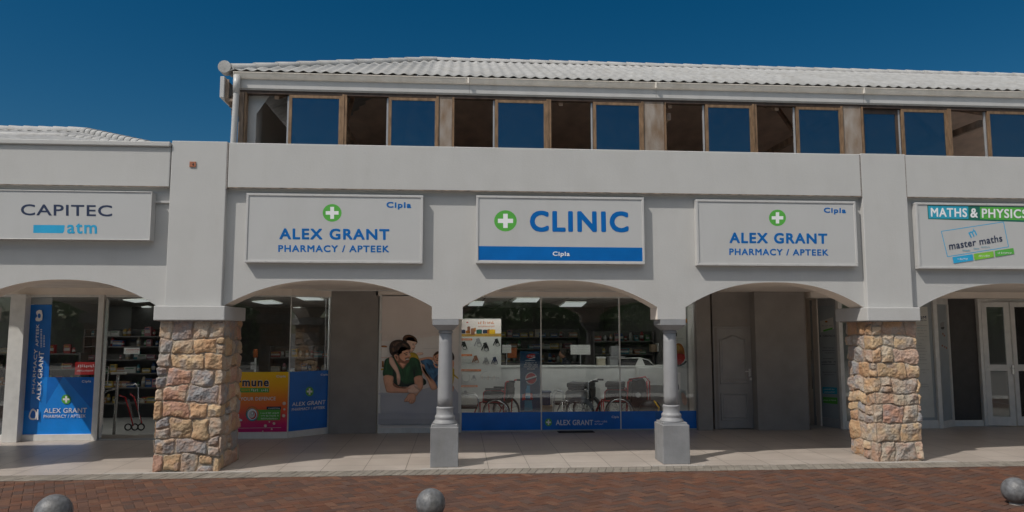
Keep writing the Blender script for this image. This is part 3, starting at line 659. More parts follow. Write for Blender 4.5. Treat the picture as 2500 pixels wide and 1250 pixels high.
for px in (1143, 1600, 2107):
    b = MB(); x = PX(px, 200, YU - .1); b.box(x - .012, x + .012, YFA - .083, YFA - .001, ZG0 - .004, ZG1 + .002, GUTTER); b.box(x + .02, x + .024, YFA - .002, YFA, 5.925, ZG0, JG); b.build('gutter_joint', BLD)
b = MB(); xd = PX(578, 200, YFA - .06)
b.tube([(xd, YFA - .05, ZG0 + .04), (xd, YFA - .06, 5.80), (xd - .004, YFA - .06, 5.6), (xd - .012, YFA - .055, 5.3), (xd - .02, YFA - .05, 4.9), (xd - .025, YFA - .05, 4.5)], .048, TRIMW, 16)
b.lathe((xd, YFA - .06, 0), [(.056, 5.82), (.056, ZG0 + .03)], TRIMW, 16)
b.build('downpipe', BLD)
# left eaves running back: board end, timber underside
b = MB(); b.box(-3.84, -3.775, 11.72, 15.0, 5.72, 6.07, TRIMW); b.build('barge_board', BLD, bevel=.005)
b = MB(); b.box(-3.774, -3.60, 11.78, 15.0, 5.68, 5.72, WOOD); b.box(-3.773, -3.72, 11.775, 11.81, 5.72, 6.04, WOOD); b.box(-3.74, -3.62, 11.9, 11.95, 5.62, 5.80, WOOD); b.box(-3.795, -3.66, 12.2, 12.26, 5.57, 5.68, WOOD)
b.build('eaves_timber', BLD)
# corrugated hip roof
YE = 11.80; YR = 15.1; ZE = PZ(1250, 187, 11.80); ZRG = 7.70; XH = -3.80
def corr_roof():
    b = MB(); k = b.mi(ROOF); per = .182; st = per / 8; sl = (ZRG - ZE) / (YR - YE)
    def prof(t): c = math.cos(2 * math.pi * t / per); return .017 * (c if c > 0 else c * .8)
    n = int((15 - XH) / st); rows = 5; grid = []
    for i in range(n + 1):
        x = XH + i * st; ym = min(YR, YE + (x - XH)); col = []
        for j in range(rows):
            for e in (0, 1):
                y = YE + (ym - YE) * (j + e) / rows
                lift = (.012 if e == 0 else 0) if j else 0
                col.append(b.vert((x, y, ZE + (y - YE) * sl + prof(x) + lift)))
        grid.append(col)
    for a, c in zip(grid, grid[1:]):
        for j in range(len(a) - 1): b.f.append([a[j], c[j], c[j + 1], a[j + 1]]); b.m.append(k); b.smooth.append(True)
    # end slope
    n = int((YR - YE) * 2 / st); grid = []
    for i in range(n + 1):
        y = YE + i * st; xm = XH + min(y - YE, 2 * (YR - YE) - (y - YE)); col = [b.vert((XH + (xm - XH) * j / 3, y, ZE + (xm - XH) * j / 3 * sl + prof(y))) for j in range(4)]
        grid.append(col)
    for a, c in zip(grid, grid[1:]):
        for j in range(3): b.f.append([a[j], a[j + 1], c[j + 1], c[j]]); b.m.append(k); b.smooth.append(True)
    b.face([(XH + YR - YE, YR, ZRG), (15, YR, ZRG), (15, 18.7, ZE), (XH, 18.7, ZE)], ROOF)
    o = b.build('roof', BLD); s = o.modifiers.new('thick', 'SOLIDIFY'); s.thickness = .011; return o
corr_roof()
b = MB(); b.box(XE, 15, YE + .05, YE + .08, ZE - .06, ZE - .015, BRONZED); b.build('eaves_shade_board', BLD)  # dark board put in as the shade of the gaps under the roof rolls
def cap_run(p, q, r, seg, name='ridge_cap'):
    p, q = Vector(p), Vector(q); L = (q - p).length; n = int(L / seg); d = (q - p) / n; b = MB(); u = d.normalized(); side = u.cross(Vector((0, 0, 1))).normalized(); w = side.cross(u); k = b.mi(ROOF)
    for i in range(n):
        a = p + d * i; e = p + d * (i + 1.06); rings = []
        for c, rr in ((a, r * 1.10), (e, r * .9)):
            rings.append([b.vert(c + side * rr * math.cos(t) + w * rr * math.sin(t)) for t in [math.pi * (j / 10 * 1.16 - .08) for j in range(11)]])
        for j in range(10): b.f.append([rings[0][j], rings[1][j], rings[1][j + 1], rings[0][j + 1]]); b.m.append(k); b.smooth.append(True)
        b.f.append(rings[0]); b.m.append(k); b.smooth.append(False)
    return b.build(name, BLD)
cap_run((XH + .08, YE + .05, ZE + .02), (XH + YR - YE, YR, ZRG + .0), .085, .42)
cap_run((XH + YR - YE - .1, YR, ZRG + .0), (15, YR, ZRG + .0), .07, .42)
b = MB(); b.lathe((XH - .01 , YE - .0, ZE + .045), [(.104, -.0), (.104, .16)], ROOF, 30, axis='Y'); b.build('hip_end_cap', BLD, bevel=.004)

# ---- lower roofs behind the left bay
def hip_roof(name, x0, xr0, xr1, x1, y0, yr, z0, zr, per=.20, cap=.09, label=None):
    b = MB(); k = b.mi(ROOF); st = per / 8; n = int((x1 - x0) / st)
    top = []; bot = []
    for i in range(n + 1):
        x = x0 + i * st; f = 1 if xr0 <= x <= xr1 else (max(0, (x - x0) / (xr0 - x0)) if x < xr0 else max(0, (x1 - x) / (x1 - xr1)))
        c = math.cos(2 * math.pi * x / per) * .028
        bot.append(b.vert((x, y0, z0 + c))); top.append(b.vert((x, y0 + (yr - y0) * f, z0 + (zr - z0) * f + c)))
    for i in range(n): b.f.append([bot[i], bot[i + 1], top[i + 1], top[i]]); b.m.append(k); b.smooth.append(True)
    b.face([(x1, y0, z0), (x1, 2 * yr - y0, z0), (xr1, yr, zr)], ROOF); b.face([(x0, y0, z0), (xr0, yr, zr), (x0, 2 * yr - y0, z0)], ROOF)
    b.face([(xr0, yr, zr), (xr1, yr, zr), (x1, 2 * yr - y0, z0), (x0, 2 * yr - y0, z0)], ROOF)
    b.face([(x0, y0, z0 - .03), (x1, y0, z0 - .03), (x1, 2 * yr - y0, z0 - .03), (x0, 2 * yr - y0, z0 - .03)], ROOF)
    o = b.build(name, BLD)
    if label: o['label'] = label
    cap_run((x1 - .1, y0 + .1, z0 + .03), (xr1, yr, zr + .01), cap, .30, 'hip_cap'); cap_run((xr0, yr, zr + .01), (xr1, yr, zr + .01), cap, .30)
hip_roof('lower_roof', -14, -12, -8.06, -4.6, 12.55, 16.0, 4.98, 6.24, label='larger low white tiled hip roof at the left')
hip_roof('lower_roof', -9.0, -8.0, -6.9, -4.75, 11.15, 13.0, 4.76, 5.36, per=.2, cap=.045, label='small white hip roof just over the left parapet')
b = MB(); b.box(-8.3, -4.3, 12.2, 26, 4.0, 4.95, STUC); b.build('lower_roof_wall', BLD)

# ================================================================== SHOP FRONTS (parts of the building)
ZH = 2.635        # glass head
YL = 14.02        # left shop front, nearer the street
def lbl(o, t): o['label'] = t; return o
def bar(x0, x1, y0, y1, z0, z1, m, name, parent, bevel=.003):
    return MB().box(x0, x1, y0, y1, z0, z1, m).build(name, parent, bevel=bevel)
# bulkhead over the glass
b = MB(); b.box(-10.5, -3.12, YL - .01, YL + .12, 2.64, 2.768, STUC2)
b.prism([(-3.12, YL - .01, 2.64), (-2.46, YS - .02, 2.64), (-2.46, YS + .12, 2.64), (-3.12, YL + .12, 2.64)], (0, 0, .128), STUC2)
b.box(-1.6, 4.78, YS - .03, YS + .1, 2.66, 2.768, STUC2); b.box(7.15, 15, YS - .25, YS + .2, 2.645, 2.768, STUC2)
b.build('bulkhead', BLD)
# --- clinic window
def clinic_window():
    x0, x1 = PX(1124, 1050, YS), PX(1704, 1050, YS); z0 = .03
    f = MB(); f.box(x0 - .03, x0 + .012, YS - .02, YS + .05, 0, 2.66, ALU); f.box(x1 - .012, x1 + .035, YS - .03, YS + .05, 0, 2.66, ALU)
    f.box(x0 + .012, x1 - .012, YS - .01, YS + .04, 2.635, 2.661, ALU); f.box(x0 + .012, x1 - .012, YS - .015, YS + .04, 0, z0, ALUG)
    w = lbl(f.build('shop_window', BLD, bevel=.003), 'wide clinic display window with blue vinyl band at its foot')
    ms = [PX(1321, 850, YS), PX(1513, 850, YS)]
    for x in ms: bar(x - .011, x + .011, YS - .012, YS + .03, z0, 2.635, ALU, 'glazing_bar', w, .002)
    ed = [x0 + .012] + ms + [x1 - .012]
    for a, c in zip(ed, ed[1:]): MB().box(a + .011, c - .011, YS + .004, YS + .012, z0, 2.635, GLASS).build('pane', w)
    zt = PZ(1300, 1006, YS)
    for (a, c), m in zip(zip(ed, ed[1:]), (BLUE2, BLUE2, BLUE2)): MB().box(a + .012, c - .012, YS - .002, YS + .002, z0 + .002, zt, m).build('blue_vinyl_band', w)
    p = Print((0, YS - .002, 0), (0, -1, 0))
    p.poly([(1600, 1005), (1601, 1052), (1622, 1052), (1612, 1005)], BLUE)
    p.cross(1339, 1031, 8.5, 9.5, c=WHITEV); p.text('ALEX GRANT', ((1357, 1025), (1448, 1038)), WHITEV, .02)
    p.scribble(1452, 1026, 1483, 1031, WHITEV, seed=3); p.scribble(1452, 1033, 1472, 1037, WHITEV, seed=4); p.text('Cipla', ((1493, 1015), (1511, 1022)), WHITEV, .03)
    p.build('white_lettering', w)
    return w
clinic_window()
# --- left corner window (flat light and angled light)
def corner_window():
    xl = -4.30; xc = -3.12; A = Vector((xc, YL, 0)); B = Vector((-2.47, 14.60, 0)); d = (B - A).normalized(); nrm = Vector((d.y, -d.x, 0))
    f = MB(); f.box(xl, xc, YL - .02, YL + .08, 0, .115, ALU); f.prism([A + nrm * .02, B + nrm * .02, B - nrm * .08, A - nrm * .08], (0, 0, .118), ALU)
    f.box(xl, xc, YL - .012, YL + .05, 2.618, 2.641, ALU); f.prism([A + nrm * .012 + Vector((0, 0, 2.618)), B + nrm * .012 + Vector((0, 0, 2.618)), B - nrm * .05 + Vector((0, 0, 2.618)), A - nrm * .05 + Vector((0, 0, 2.618))], (0, 0, .024), ALU)
    f.prism([B - d * .04 + nrm * .015, B + d * .02 + nrm * .015, B + d * .02 - nrm * .05, B - d * .04 - nrm * .05], (0, 0, 2.64), ALU)
    w = lbl(f.build('shop_window', BLD, bevel=.003), 'corner display window with yellow and blue posters beside the stone pillar')
    MB().box(xc - .012, xc + .004, YL - .006, YL + .02, .115, 2.618, ALU).build('glazing_bar', w, bevel=.002)
    MB().prism([B - d * .13 + nrm * .004, B - d * .118 + nrm * .004, B - d * .118 - nrm * .01, B - d * .13 - nrm * .01], (0, 0, 2.6), ALUG).build('glazing_bar', w)
    MB().box(xl, xc - .013, YL + .003, YL + .011, .115, 2.618, GLASS).build('pane', w)
    MB().prism([A + d * .012, B - d * .04, B - d * .04 - nrm * .008, A + d * .012 - nrm * .008], (0, 0, 2.62), GLASS).build('pane', w)
    # yellow to magenta poster in the flat light
    zt, zb = PZ(640, 908, YL), .118
    m = bpy.data.materials.new('sunset_print'); m.use_nodes = True; n = m.node_tree.nodes; l = m.node_tree.links
    tc = n.new('ShaderNodeTexCoord'); sx = n.new('ShaderNodeSeparateXYZ'); l.new(tc.outputs['Object'], sx.inputs[0])
    mr = n.new('ShaderNodeMapRange'); mr.inputs[1].default_value = zb; mr.inputs[2].default_value = zt; l.new(sx.outputs[2], mr.inputs[0])
    rp = n.new('ShaderNodeValToRGB'); l.new(mr.outputs[0], rp.inputs[0]); cr = rp.color_ramp
    cr.elements[0].position = 0; cr.elements[0].color = (.5, .004, .15, 1); cr.elements[1].position = 1; cr.elements[1].color = (.95, .58, .01, 1)
    for ps, c in ((.13, (.62, .01, .14, 1)), (.36, (.85, .11, .04, 1)), (.6, (.92, .28, .02, 1)), (.8, (.95, .47, .01, 1))): q = cr.elements.new(ps); q.color = c
    l.new(rp.outputs[0], n['Principled BSDF'].inputs['Base Color']); n['Principled BSDF'].inputs['Roughness'].default_value = .35
    MB().box(xl, xc - .014, YL - .004, YL, zb, zt, m).build('vinyl_poster', w)
    p = Print((0, YL - .004, 0), (0, -1, 0), zoom=(575, 880, 6.25))
    p.rect(-10, 420, 512, 488, GREENV); p.scribble(36, 434, 218, 470, YELLOW, seed=1); p.scribble(243, 432, 495, 472, WHITEV, seed=2)
    p.text('rmune', ((22, 305), (516, 398), (516, 398), (22, 398)) if 0 else ((22, 300), (516, 300), (512, 402), (22, 402)), WHITEV, .075)
    p.text('rmune', ((28, 306), (510, 306), (506, 396), (28, 396)), NAVY, .05)
    p.text('T YOUR DEFENCE', ((8, 560), (615, 554), (612, 608), (8, 614)), WHITEV, .02)
    p.text('Cipla', ((625, 224), (768, 222), (768, 266), (625, 268)), WHITEV, .03)
    p.poly([(340, 752), (688, 748), (680, 908), (330, 914)], GREENV); p.poly([(478, 704), (696, 702), (694, 748), (478, 750)], NAVY); p.scribble(505, 716, 680, 738, WHITEV, seed=5)
    for i, y in enumerate((790, 830, 874)): p.scribble(385, y, 655, y + 24, WHITEV, seed=10 + i)
    p.disc(258, 815, 100, 112, GREEN2); p.disc(262, 812, 92, 104, ORANGE); p.disc(254, 826, 84, 96, TEAL); p.disc(258, 822, 72, 82, WHITEV); p.disc(262, 830, 56, 64, RED); p.disc(252, 822, 46, 54, PALEP); p.disc(262, 806, 26, 30, GREYV); p.disc(258, 806, 14, 18, WHITEV)
    p.poly([(20, 725), (70, 728), (60, 745), (20, 748)], WHITEV); p.poly([(40, 820), (58, 820), (62, 880), (104, 900), (96, 925), (28, 918), (46, 884)], WHITEV, 2)
    for x, y, r in ((745, 655, 26), (748, 745, 16), (738, 842, 24), (590, 960, 20), (460, 995, 22), (520, 935, 12), (420, 1078, 10), (556, 1045, 14)):
        p.disc(x, y, r, r, PALEP, 12); p.disc(x, y, r * .6, r * .6, SKIN2, 12)
    p.line([(28, 1032), (700, 1022)], 5, PALEP)
    p.build('poster_print', w)
    # blue vinyl on the angled light
    zt2 = 1.18
    q0, q1 = A + d * .014 + nrm * .003, B - d * .045 + nrm * .003
    MB().prism([q0 + Vector((0, 0, .12)), q1 + Vector((0, 0, .12)), q1 + nrm * .003 + Vector((0, 0, .12)), q0 + nrm * .003 + Vector((0, 0, .12))], (0, 0, PZ(702, 908, YL) - .12), BLUE2).build('vinyl_poster', w)
    p = Print(A + nrm * .007, nrm, zoom=(575, 880, 6.25))
    p.cross(1130, 474, 62, 72, c=WHITEV); p.text('ALEX GRANT', ((866, 640), (1378, 602), (1366, 668), (862, 698)), WHITEV, .02)
    p.text('PHARMACY / APTEEK', ((858, 728), (1368, 694), (1364, 736), (856, 772)), WHITEV, .02); p.text('Cipla', ((1297, 204), (1408, 200), (1406, 236), (1296, 240)), WHITEV, .03)
    p.build('white_lettering', w)
corner_window()
# --- charcoal wall between the windows, family poster bay
bar(-2.465, -1.555, YS - .03, YS + .4, 0, 2.767, GREYW, 'charcoal_wall', BLD, .004)
lbl(bar(PX(1706, 1050, 14.42), PX(1742, 1050, 14.42), 14.42, 14.8, 0, 2.767, GREYW, 'charcoal_wall', BLD, .004), 'narrow charcoal pier left of the grey door')
lbl(bar(PX(1852, 1050, 14.36), PX(1977, 1050, 14.36), 14.36, 15.6, 0, 2.767, GREYW, 'charcoal_wall', BLD, .004), 'broad charcoal wall right of the grey door')
lbl(bar(PX(1740, 700, 14.6), PX(1854, 700, 14.6), 14.60, 14.8, 2.055, 2.767, GREYW, 'charcoal_wall', BLD, .002), 'charcoal wall over the grey door')
MB().box(PX(1735, 700, 14.62), PX(1746, 700, 14.62), 14.585, 14.8, 0, 2.767, GREYW).box(PX(1841, 700, 14.62), PX(1870, 700, 14.62), 14.585, 14.8, 0, 2.767, GREYW).build('door_jamb', BLD)
# --- grey panelled door with arched top panel
def panel_door():
    xl, xr = PX(1744, 950, 14.58), PX(1842, 950, 14.58); Y = 14.60
    f = MB(); f.box(xl, xl + .03, Y - .02, Y + .1, 0, 2.06, GREYD); f.box(xr - .03, xr, Y - .02, Y + .1, 0, 2.06, GREYD); f.box(xl + .03, xr - .03, Y - .02, Y + .1, 2.03, 2.06, GREYD)
    dr = f.build('panel_door', BLD, bevel=.003)
    MB().box(xl + .034, xr - .034, Y, Y + .04, .012, 2.026, GREYD).build('door_leaf', dr, bevel=.003)
    def mould(pts, name):
        n = len(pts); c = Vector((sum(p[0] for p in pts) / n, 0, sum(p[1] for p in pts) / n)); b = MB(); lv = [(1, 0), (.975, -.022), (.90, -.022), (.87, -.002), (.84, -.004), (.78, -.012)]
        rings = []
        w = max(p[0] for p in pts) - min(p[0] for p in pts); h = max(p[1] for p in pts) - min(p[1] for p in pts)
        for s_, y in lv:
            off = (1 - s_) * w / 2; sx = 1 - 2 * off / w; sz = 1 - 2 * off / h
            rings.append([b.vert((c.x + (x - c.x) * sx, Y + y, c.z + (z - c.z) * sz)) for x, z in pts])
        k = b.mi(GREYD)
        for a, e in zip(rings, rings[1:]):
            for i in range(n): b.f.append([a[i], a[(i + 1) % n], e[(i + 1) % n], e[i]]); b.m.append(k); b.smooth.append(False)
        b.f.append(rings[-1]); b.m.append(k); b.smooth.append(False); b.build(name, dr)
    a0, a1 = xl + .13, xr - .13; ar = []
    for i in range(17): t = i / 16; ar.append((a1 - (a1 - a0) * t, 1.80 + .085 * (.5 - .5 * math.cos(2 * math.pi * t)) ** 1.3))
    mould([(a0, .90), (a1, .90)] + ar, 'door_panel'); mould([(a0, .17), (a1, .17), (a1, .72), (a0, .72)], 'door_panel')
    h = MB(); hx = xr - .085; hz = PZ(1830, 910, Y)
    h.box(hx - .018, hx + .018, Y - .014, Y, hz - .08, hz + .08, ALU); h.tube([(hx, Y - .01, hz + .03), (hx, Y - .055, hz + .03), (hx - .11, Y - .055, hz + .03)], .011, ALU); h.build('door_handle', dr)
    h = MB(); h.box(hx - .014, hx + .026, Y - .05, Y - .03, hz - .15, hz - .095, ALU); h.ring((hx + .005, Y - .04, hz - .085), .016, .004, STEEL); h.build('padlock', dr)
panel_door()
# --- left shop front
def left_front():
    zg0 = .115
    # fat post
    lbl(bar(PX(17, 1070, YL), PX(54, 1070, YL), YL - .17, YL + .1, 0, 2.64, ALU, 'door_post', BLD), 'broad white post at the far left of the shop front')
    x0, x1 = PX(33, 900, YL) + .14, PX(240, 900, YL)
    f = MB(); f.box(x0, x0 + .06, YL - .03, YL + .07, 0, 2.64, ALU); f.box(x1 - .05, x1, YL - .03, YL + .07, 0, 2.64, ALU); f.box(x0 + .06, x1 - .05, YL - .03, YL + .07, 0, zg0, ALU); f.box(x0 + .06, x1 - .05, YL - .03, YL + .07, 2.60, 2.64, ALU)
    w = lbl(f.build('shop_window', BLD, bevel=.004), 'tall left shop window with an upright blue panel')
    MB().box(x0 + .055, x1 - .045, YL + .003, YL + .011, zg0 - .005, 2.605, GLASS).build('pane', w)
    p = Print((0, YL - .0, 0), (0, -1, 0), zoom=(0, 700, 3.126))
    # measured with the left zoom: (px*3.126, (py-700)*3.126)
    p.poly([(205, 137), (135, 1137), (352, 1135), (397, 137)], BLUE2, L=1)
    p.poly([(240, 690), (222, 1135), (700, 1132), (722, 690)], BLUE3, L=2)
    p.poly([(362, 690), (352, 900), (480, 690)], BLUE2, L=3); p.poly([(490, 690), (722, 690), (708, 945)], BLUE2, L=3)
    p.poly([(150, 945), (135, 1137), (230, 1137), (236, 945)], BLUE3, L=3); p.layer = 4
    p.build('blue_vinyl_panel', w)
    p = Print((0, YL - .008, 0), (0, -1, 0), zoom=(0, 700, 3.126))
    p.cross(505, 859, 37, 37, c=WHITEV); p.text('ALEX GRANT', ((338, 928), (664, 924), (662, 962), (336, 964)), WHITEV, .02); p.text('PHARMACY / APTEEK', ((334, 978), (656, 974), (655, 998), (333, 1002)), WHITEV, .02); p.text('Cipla', ((626, 714), (697, 712), (696, 734), (625, 736)), WHITEV, .03)
    p.text('ALEX GRANT', ((278, 868), (300, 494), (340, 494), (308, 868)), WHITEV, .03)
    p.text('PHARMACY', ((246, 815), (264, 475), (290, 475), (268, 815)), WHITEV, .02)
    p.text('APTEEK', ((275, 455), (280, 285), (302, 285), (296, 455)), WHITEV, .02)
    for i, (x, y0, y1) in enumerate(((318, 325, 460), (340, 372, 460))):
        r = random.Random(i); y = y0
        while y < y1: hh = r.uniform(5, 12); p.rect(x - 6, y, x + 6, y + hh * .5, WHITEV, L=p.layer); y += hh + 3
    p.layer += 1
    p.poly([(285, 185), (322, 180), (325, 255), (280, 262), (275, 240), (290, 225), (280, 205)], WHITEV, 2); p.disc(303, 222, 12, 18, BLUE2)
    p.poly([(240, 940), (262, 930), (285, 960), (280, 1010), (240, 1015), (222, 990)], WHITEV, 2); p.poly([(246, 950), (262, 945), (275, 965), (270, 1000), (245, 1002), (234, 985)], BLUE2, 2); p.line([(292, 935), (290, 1015)], 10, WHITEV)
    p.build('white_lettering', w)
    q = Print((0, YL - .0, 0), (0, -1, 0), zoom=(0, 700, 3.126)); q.poly([(208, 82), (204, 134), (398, 134), (401, 82)], FROST); q.build('frosted_strip', w)
    # door opening: frame post, glass leaf standing open, threshold
    f = MB(); f.box(x1 + .005, x1 + .06, YL - .05, YL + .08, 0, 2.64, ALU); f.box(x1 + .06, -4.1, YL, YL + .08, 2.60, 2.64, ALU); f.box(x1 + .06, -4.1, YL - .03, YL + .1, .0, .02, ALUG)
    e = lbl(f.build('shop_door', BLD, bevel=.003), 'open glass entrance door at the left'); hx = x1 + .11
    d = Vector((-.40, .9, 0)).normalized(); nn = Vector((d.y, -d.x, 0)); a = Vector((hx, YL - .03, .03))
    def slab(u0, u1, z0, z1, t, m, name): q0, q1 = a + d * u0 + Vector((0, 0, z0)), a + d * u1 + Vector((0, 0, z0)); return MB().prism([q0 + nn * t, q1 + nn * t, q1 - nn * t, q0 - nn * t], (0, 0, z1 - z0), m).build(name, e)
    slab(0, .05, 0, 2.52, .022, STEEL, 'door_stile'); slab(.85, .9, 0, 2.52, .022, STEEL, 'door_stile'); slab(.05, .85, 0, .09, .02, STEEL, 'door_rail'); slab(.05, .85, 2.45, 2.52, .02, STEEL, 'door_rail'); slab(.05, .85, .09, 2.45, .004, GLASS, 'door_glass')
    h = MB(); hz = 1.12; q = a + d * .10
    h.tube([q + nn * .02 + Vector((0, 0, hz - .17)), q + nn * .075 + Vector((0, 0, hz - .17)), q + nn * .075 + Vector((0, 0, hz + .17)), q + nn * .02 + Vector((0, 0, hz + .17))], .012, STEEL); h.build('door_handle', e)
    # far-left window
    xa, xb = -10.4, PX(15, 1070, YL)
    f = MB(); f.box(xa, xb, YL - .03, YL + .05, 0, .115, ALU); f.box(xa, xb, YL - .03, YL + .05, 2.6, 2.64, ALU); f.box(-9.4, -9.35, YL - .03, YL + .05, .115, 2.6, ALU)
    w2 = lbl(f.build('shop_window', BLD, bevel=.003), 'dark window at the left edge of the photo'); MB().box(xa, xb, YL + .003, YL + .011, .115, 2.6, GLASS).build('pane', w2)
left_front()
# --- right side: ajar glass door, frosted windows, charcoal panel and double doors
def right_fronts():
    # passage walls
    MB().box(7.06, 7.62, 15.35, 15.5, 0, 2.767, STUC2).build('passage_wall', BLD)
    MB().box(PX(1977, 900, 15.3) , PX(1977, 900, 15.3) + .03, 14.9, 15.5, 0, 2.767, STUC2).build('passage_wall', BLD)
    A = Vector((PX(1991, 1036, 15.16), 15.16, 0)); B = Vector((PX(2064, 1049, 14.40), 14.40, 0)); d = (B - A).normalized(); L = (B - A).length; nn = Vector((d.y, -d.x, 0))
    if nn.y > 0: nn = -nn
    def slab(p, u0, u1, z0, z1, t, m, name): q0, q1 = A + d * u0 + Vector((0, 0, z0)), A + d * u1 + Vector((0, 0, z0)); return MB().prism([q0 + nn * t, q1 + nn * t, q1 - nn * t, q0 - nn * t], (0, 0, z1 - z0), m).build(name, p, bevel=.002)
    w = lbl(slab(BLD, L - .07, L, 0, 2.64, .05, ALU, 'angled_glass_door'), 'angled frosted glass door with hours and two coloured strips')
    slab(w, 0, .05, 0, 2.62, .03, ALUG, 'door_stile'); slab(w, .05, L - .07, 0, .18, .03, ALUG, 'door_rail'); slab(w, .05, L - .07, 2.5, 2.62, .03, ALUG, 'door_rail'); slab(w, L - .13, L - .072, .18, 2.5, .03, ALUG, 'door_stile')
    slab(w, .05, L - .13, .18, 2.5, .006, FROST, 'frosted_pane')
    MB().tube([A + d * .03 + nn * .07 + Vector((0, 0, 1.55)), A + d * .03 + nn * .07 + Vector((0, 0, .75))], .011, STEEL).build('door_handle', w)
    p = Print(A + nn * .008, nn, zoom=(1950, 720, 3.677))
    p.poly([(190, 235), (308, 200), (318, 305), (200, 338)], PALEP); p.scribble(205, 270, 300, 282, GREYV, seed=2); p.poly([(220, 315), (304, 292), (304, 308), (221, 331)], GREENV); p.disc(248, 240, 12, 9, AMBER)
    p.scribble(192, 358, 326, 376, BLACKV, seed=3); p.scribble(222, 470, 310, 480, BLACKV, seed=4); p.scribble(212, 493, 320, 503, BLACKV, seed=5); p.scribble(238, 516, 318, 524, BLACKV, seed=6); p.scribble(222, 566, 314, 576, BLACKV, seed=7); p.scribble(208, 592, 332, 608, BLACKV, seed=8); p.line([(208, 623), (330, 623)], 4, BLACKV)
    p.scribble(215, 689, 338, 698, BLACKV, seed=9); p.scribble(232, 712, 314, 720, BLACKV, seed=10)
    p.poly([(215, 825), (345, 832), (346, 892), (217, 884)], TEAL); p.scribble(226, 842, 322, 852, WHITEV, seed=11); p.scribble(232, 866, 326, 876, WHITEV, seed=12)
    p.poly([(220, 916), (348, 922), (350, 982), (222, 968)], GREENV); p.scribble(226, 938, 336, 952, WHITEV, seed=13)
    p.build('door_print', w)
    # window right of it (coloured goods behind), hidden partly by the pillar
    xa, xb = B.x + .02, PX(2296, 1050, 14.42)
    f = MB(); f.box(xa, xb, 14.39, 14.45, 0, .16, ALU); f.box(xa, xb, 14.39, 14.45, 2.58, 2.645, ALU); f.box(xb - .05, xb + .035, 14.36, 14.46, 0, 2.645, ALU); xm = PX(2252, 900, 14.42) - .55; f.box(xm, xm + .05, 14.39, 14.45, .16, 2.58, ALU)
    w = lbl(f.build('shop_window', BLD, bevel=.003), 'window with frosted directory board right of the stone pillar')
    MB().box(xa, xm, 14.418, 14.426, .16, 2.58, GLASS).build('pane', w); MB().box(xm + .05, xb - .05, 14.418, 14.426, .16, 2.58, FROST).build('frosted_pane', w)
    p = Print((0, 14.416, 0), (0, -1, 0), zoom=(2230, 700, 3.474))
    p.poly([(-60, 170), (118, 170), (182, 1108), (-60, 1112)], PALEP)
    p.text('SM', ((52, 252), (108, 246), (109, 270), (52, 276)), NAVY, .04); p.scribble(36, 280, 110, 291, NAVY, seed=1); p.line([(20, 331), (118, 330)], 3, GREYV); p.scribble(25, 344, 92, 354, TEAL, seed=2)
    for i, (a, y, c) in enumerate(((20, 368, 112), (30, 393, 88), (50, 417, 110), (55, 447, 86), (40, 476, 70), (30, 495, 70), (36, 518, 98), (40, 543, 114), (44, 570, 98), (52, 594, 92), (56, 616, 114), (48, 648, 110), (52, 700, 132), (76, 726, 114), (60, 824, 126), (118, 870, 130))): p.scribble(a, y, c, y + 8, GREYV, seed=20 + i)
    p.line([(62, 849), (128, 848)], 3, GREYV); p.build('directory_print', w)
    # angled side light
    A2 = Vector((xb + .035, 14.40, 0)); B2 = Vector((PX(2328, 1040, 14.68), 14.68, 0)); d2 = (B2 - A2).normalized(); n2 = Vector((d2.y, -d2.x, 0)); L2 = (B2 - A2).length
    def s2(p, u0, u1, z0, z1, t, m, name): q0, q1 = A2 + d2 * u0 + Vector((0, 0, z0)), A2 + d2 * u1 + Vector((0, 0, z0)); return MB().prism([q0 + n2 * t, q1 + n2 * t, q1 - n2 * t, q0 - n2 * t], (0, 0, z1 - z0), m).build(name, p)
    w = lbl(s2(BLD, 0, L2, 0, .14, .03, ALU, 'side_light'), 'narrow angled pane beside the charcoal panel')
    s2(w, 0, L2, 2.52, 2.645, .03, ALU, 'head_rail'); s2(w, L2 - .05, L2, .14, 2.52, .035, ALU, 'frame_stile'); s2(w, 0, .03, .14, 2.52, .03, ALUG, 'frame_stile'); s2(w, .03, L2 - .05, .14, 2.52, .004, FROST, 'frosted_pane')
    p = Print(A2 + n2 * .006, n2, zoom=(2230, 700, 3.474)); p.poly([(228, 310), (262, 300), (250, 360), (232, 345)], GREYV, 2); p.poly([(232, 345), (262, 340), (258, 360), (240, 362)], BLACKV, 2)
    for x, y in ((250, 400), (262, 415), (245, 500), (265, 510), (280, 520)): p.disc(x, y, 7, 9, SKIN3, 8)
    p.build('window_stickers', w)
    # charcoal panel
    xp = PX(2400, 1030, 14.72)
    bar(B2.x + .02, xp - .03, 14.70, 14.9, .12, 2.646, mat('charcoal_panel', (.06, .055, .052), .6, var=.08), 'charcoal_panel', BLD, .002)
    bar(B2.x + .02, xp - .03, 14.66, 14.9, 0, .12, ALU, 'panel_sill', BLD, .002)
    # double doors standing slightly open
    x0 = xp; 
    f = MB(); f.box(x0 - .03, x0 + .035, 14.62, 14.75, 0, 2.645, ALU); f.box(x0 + .035, 13.5, 14.62, 14.75, 2.58, 2.645, ALU); f.box(x0, 13.5, 14.6, 14.8, 0, .012, ALUG)
    dd = lbl(f.build('double_door', BLD, bevel=.003), 'white framed glass double doors at the right edge')
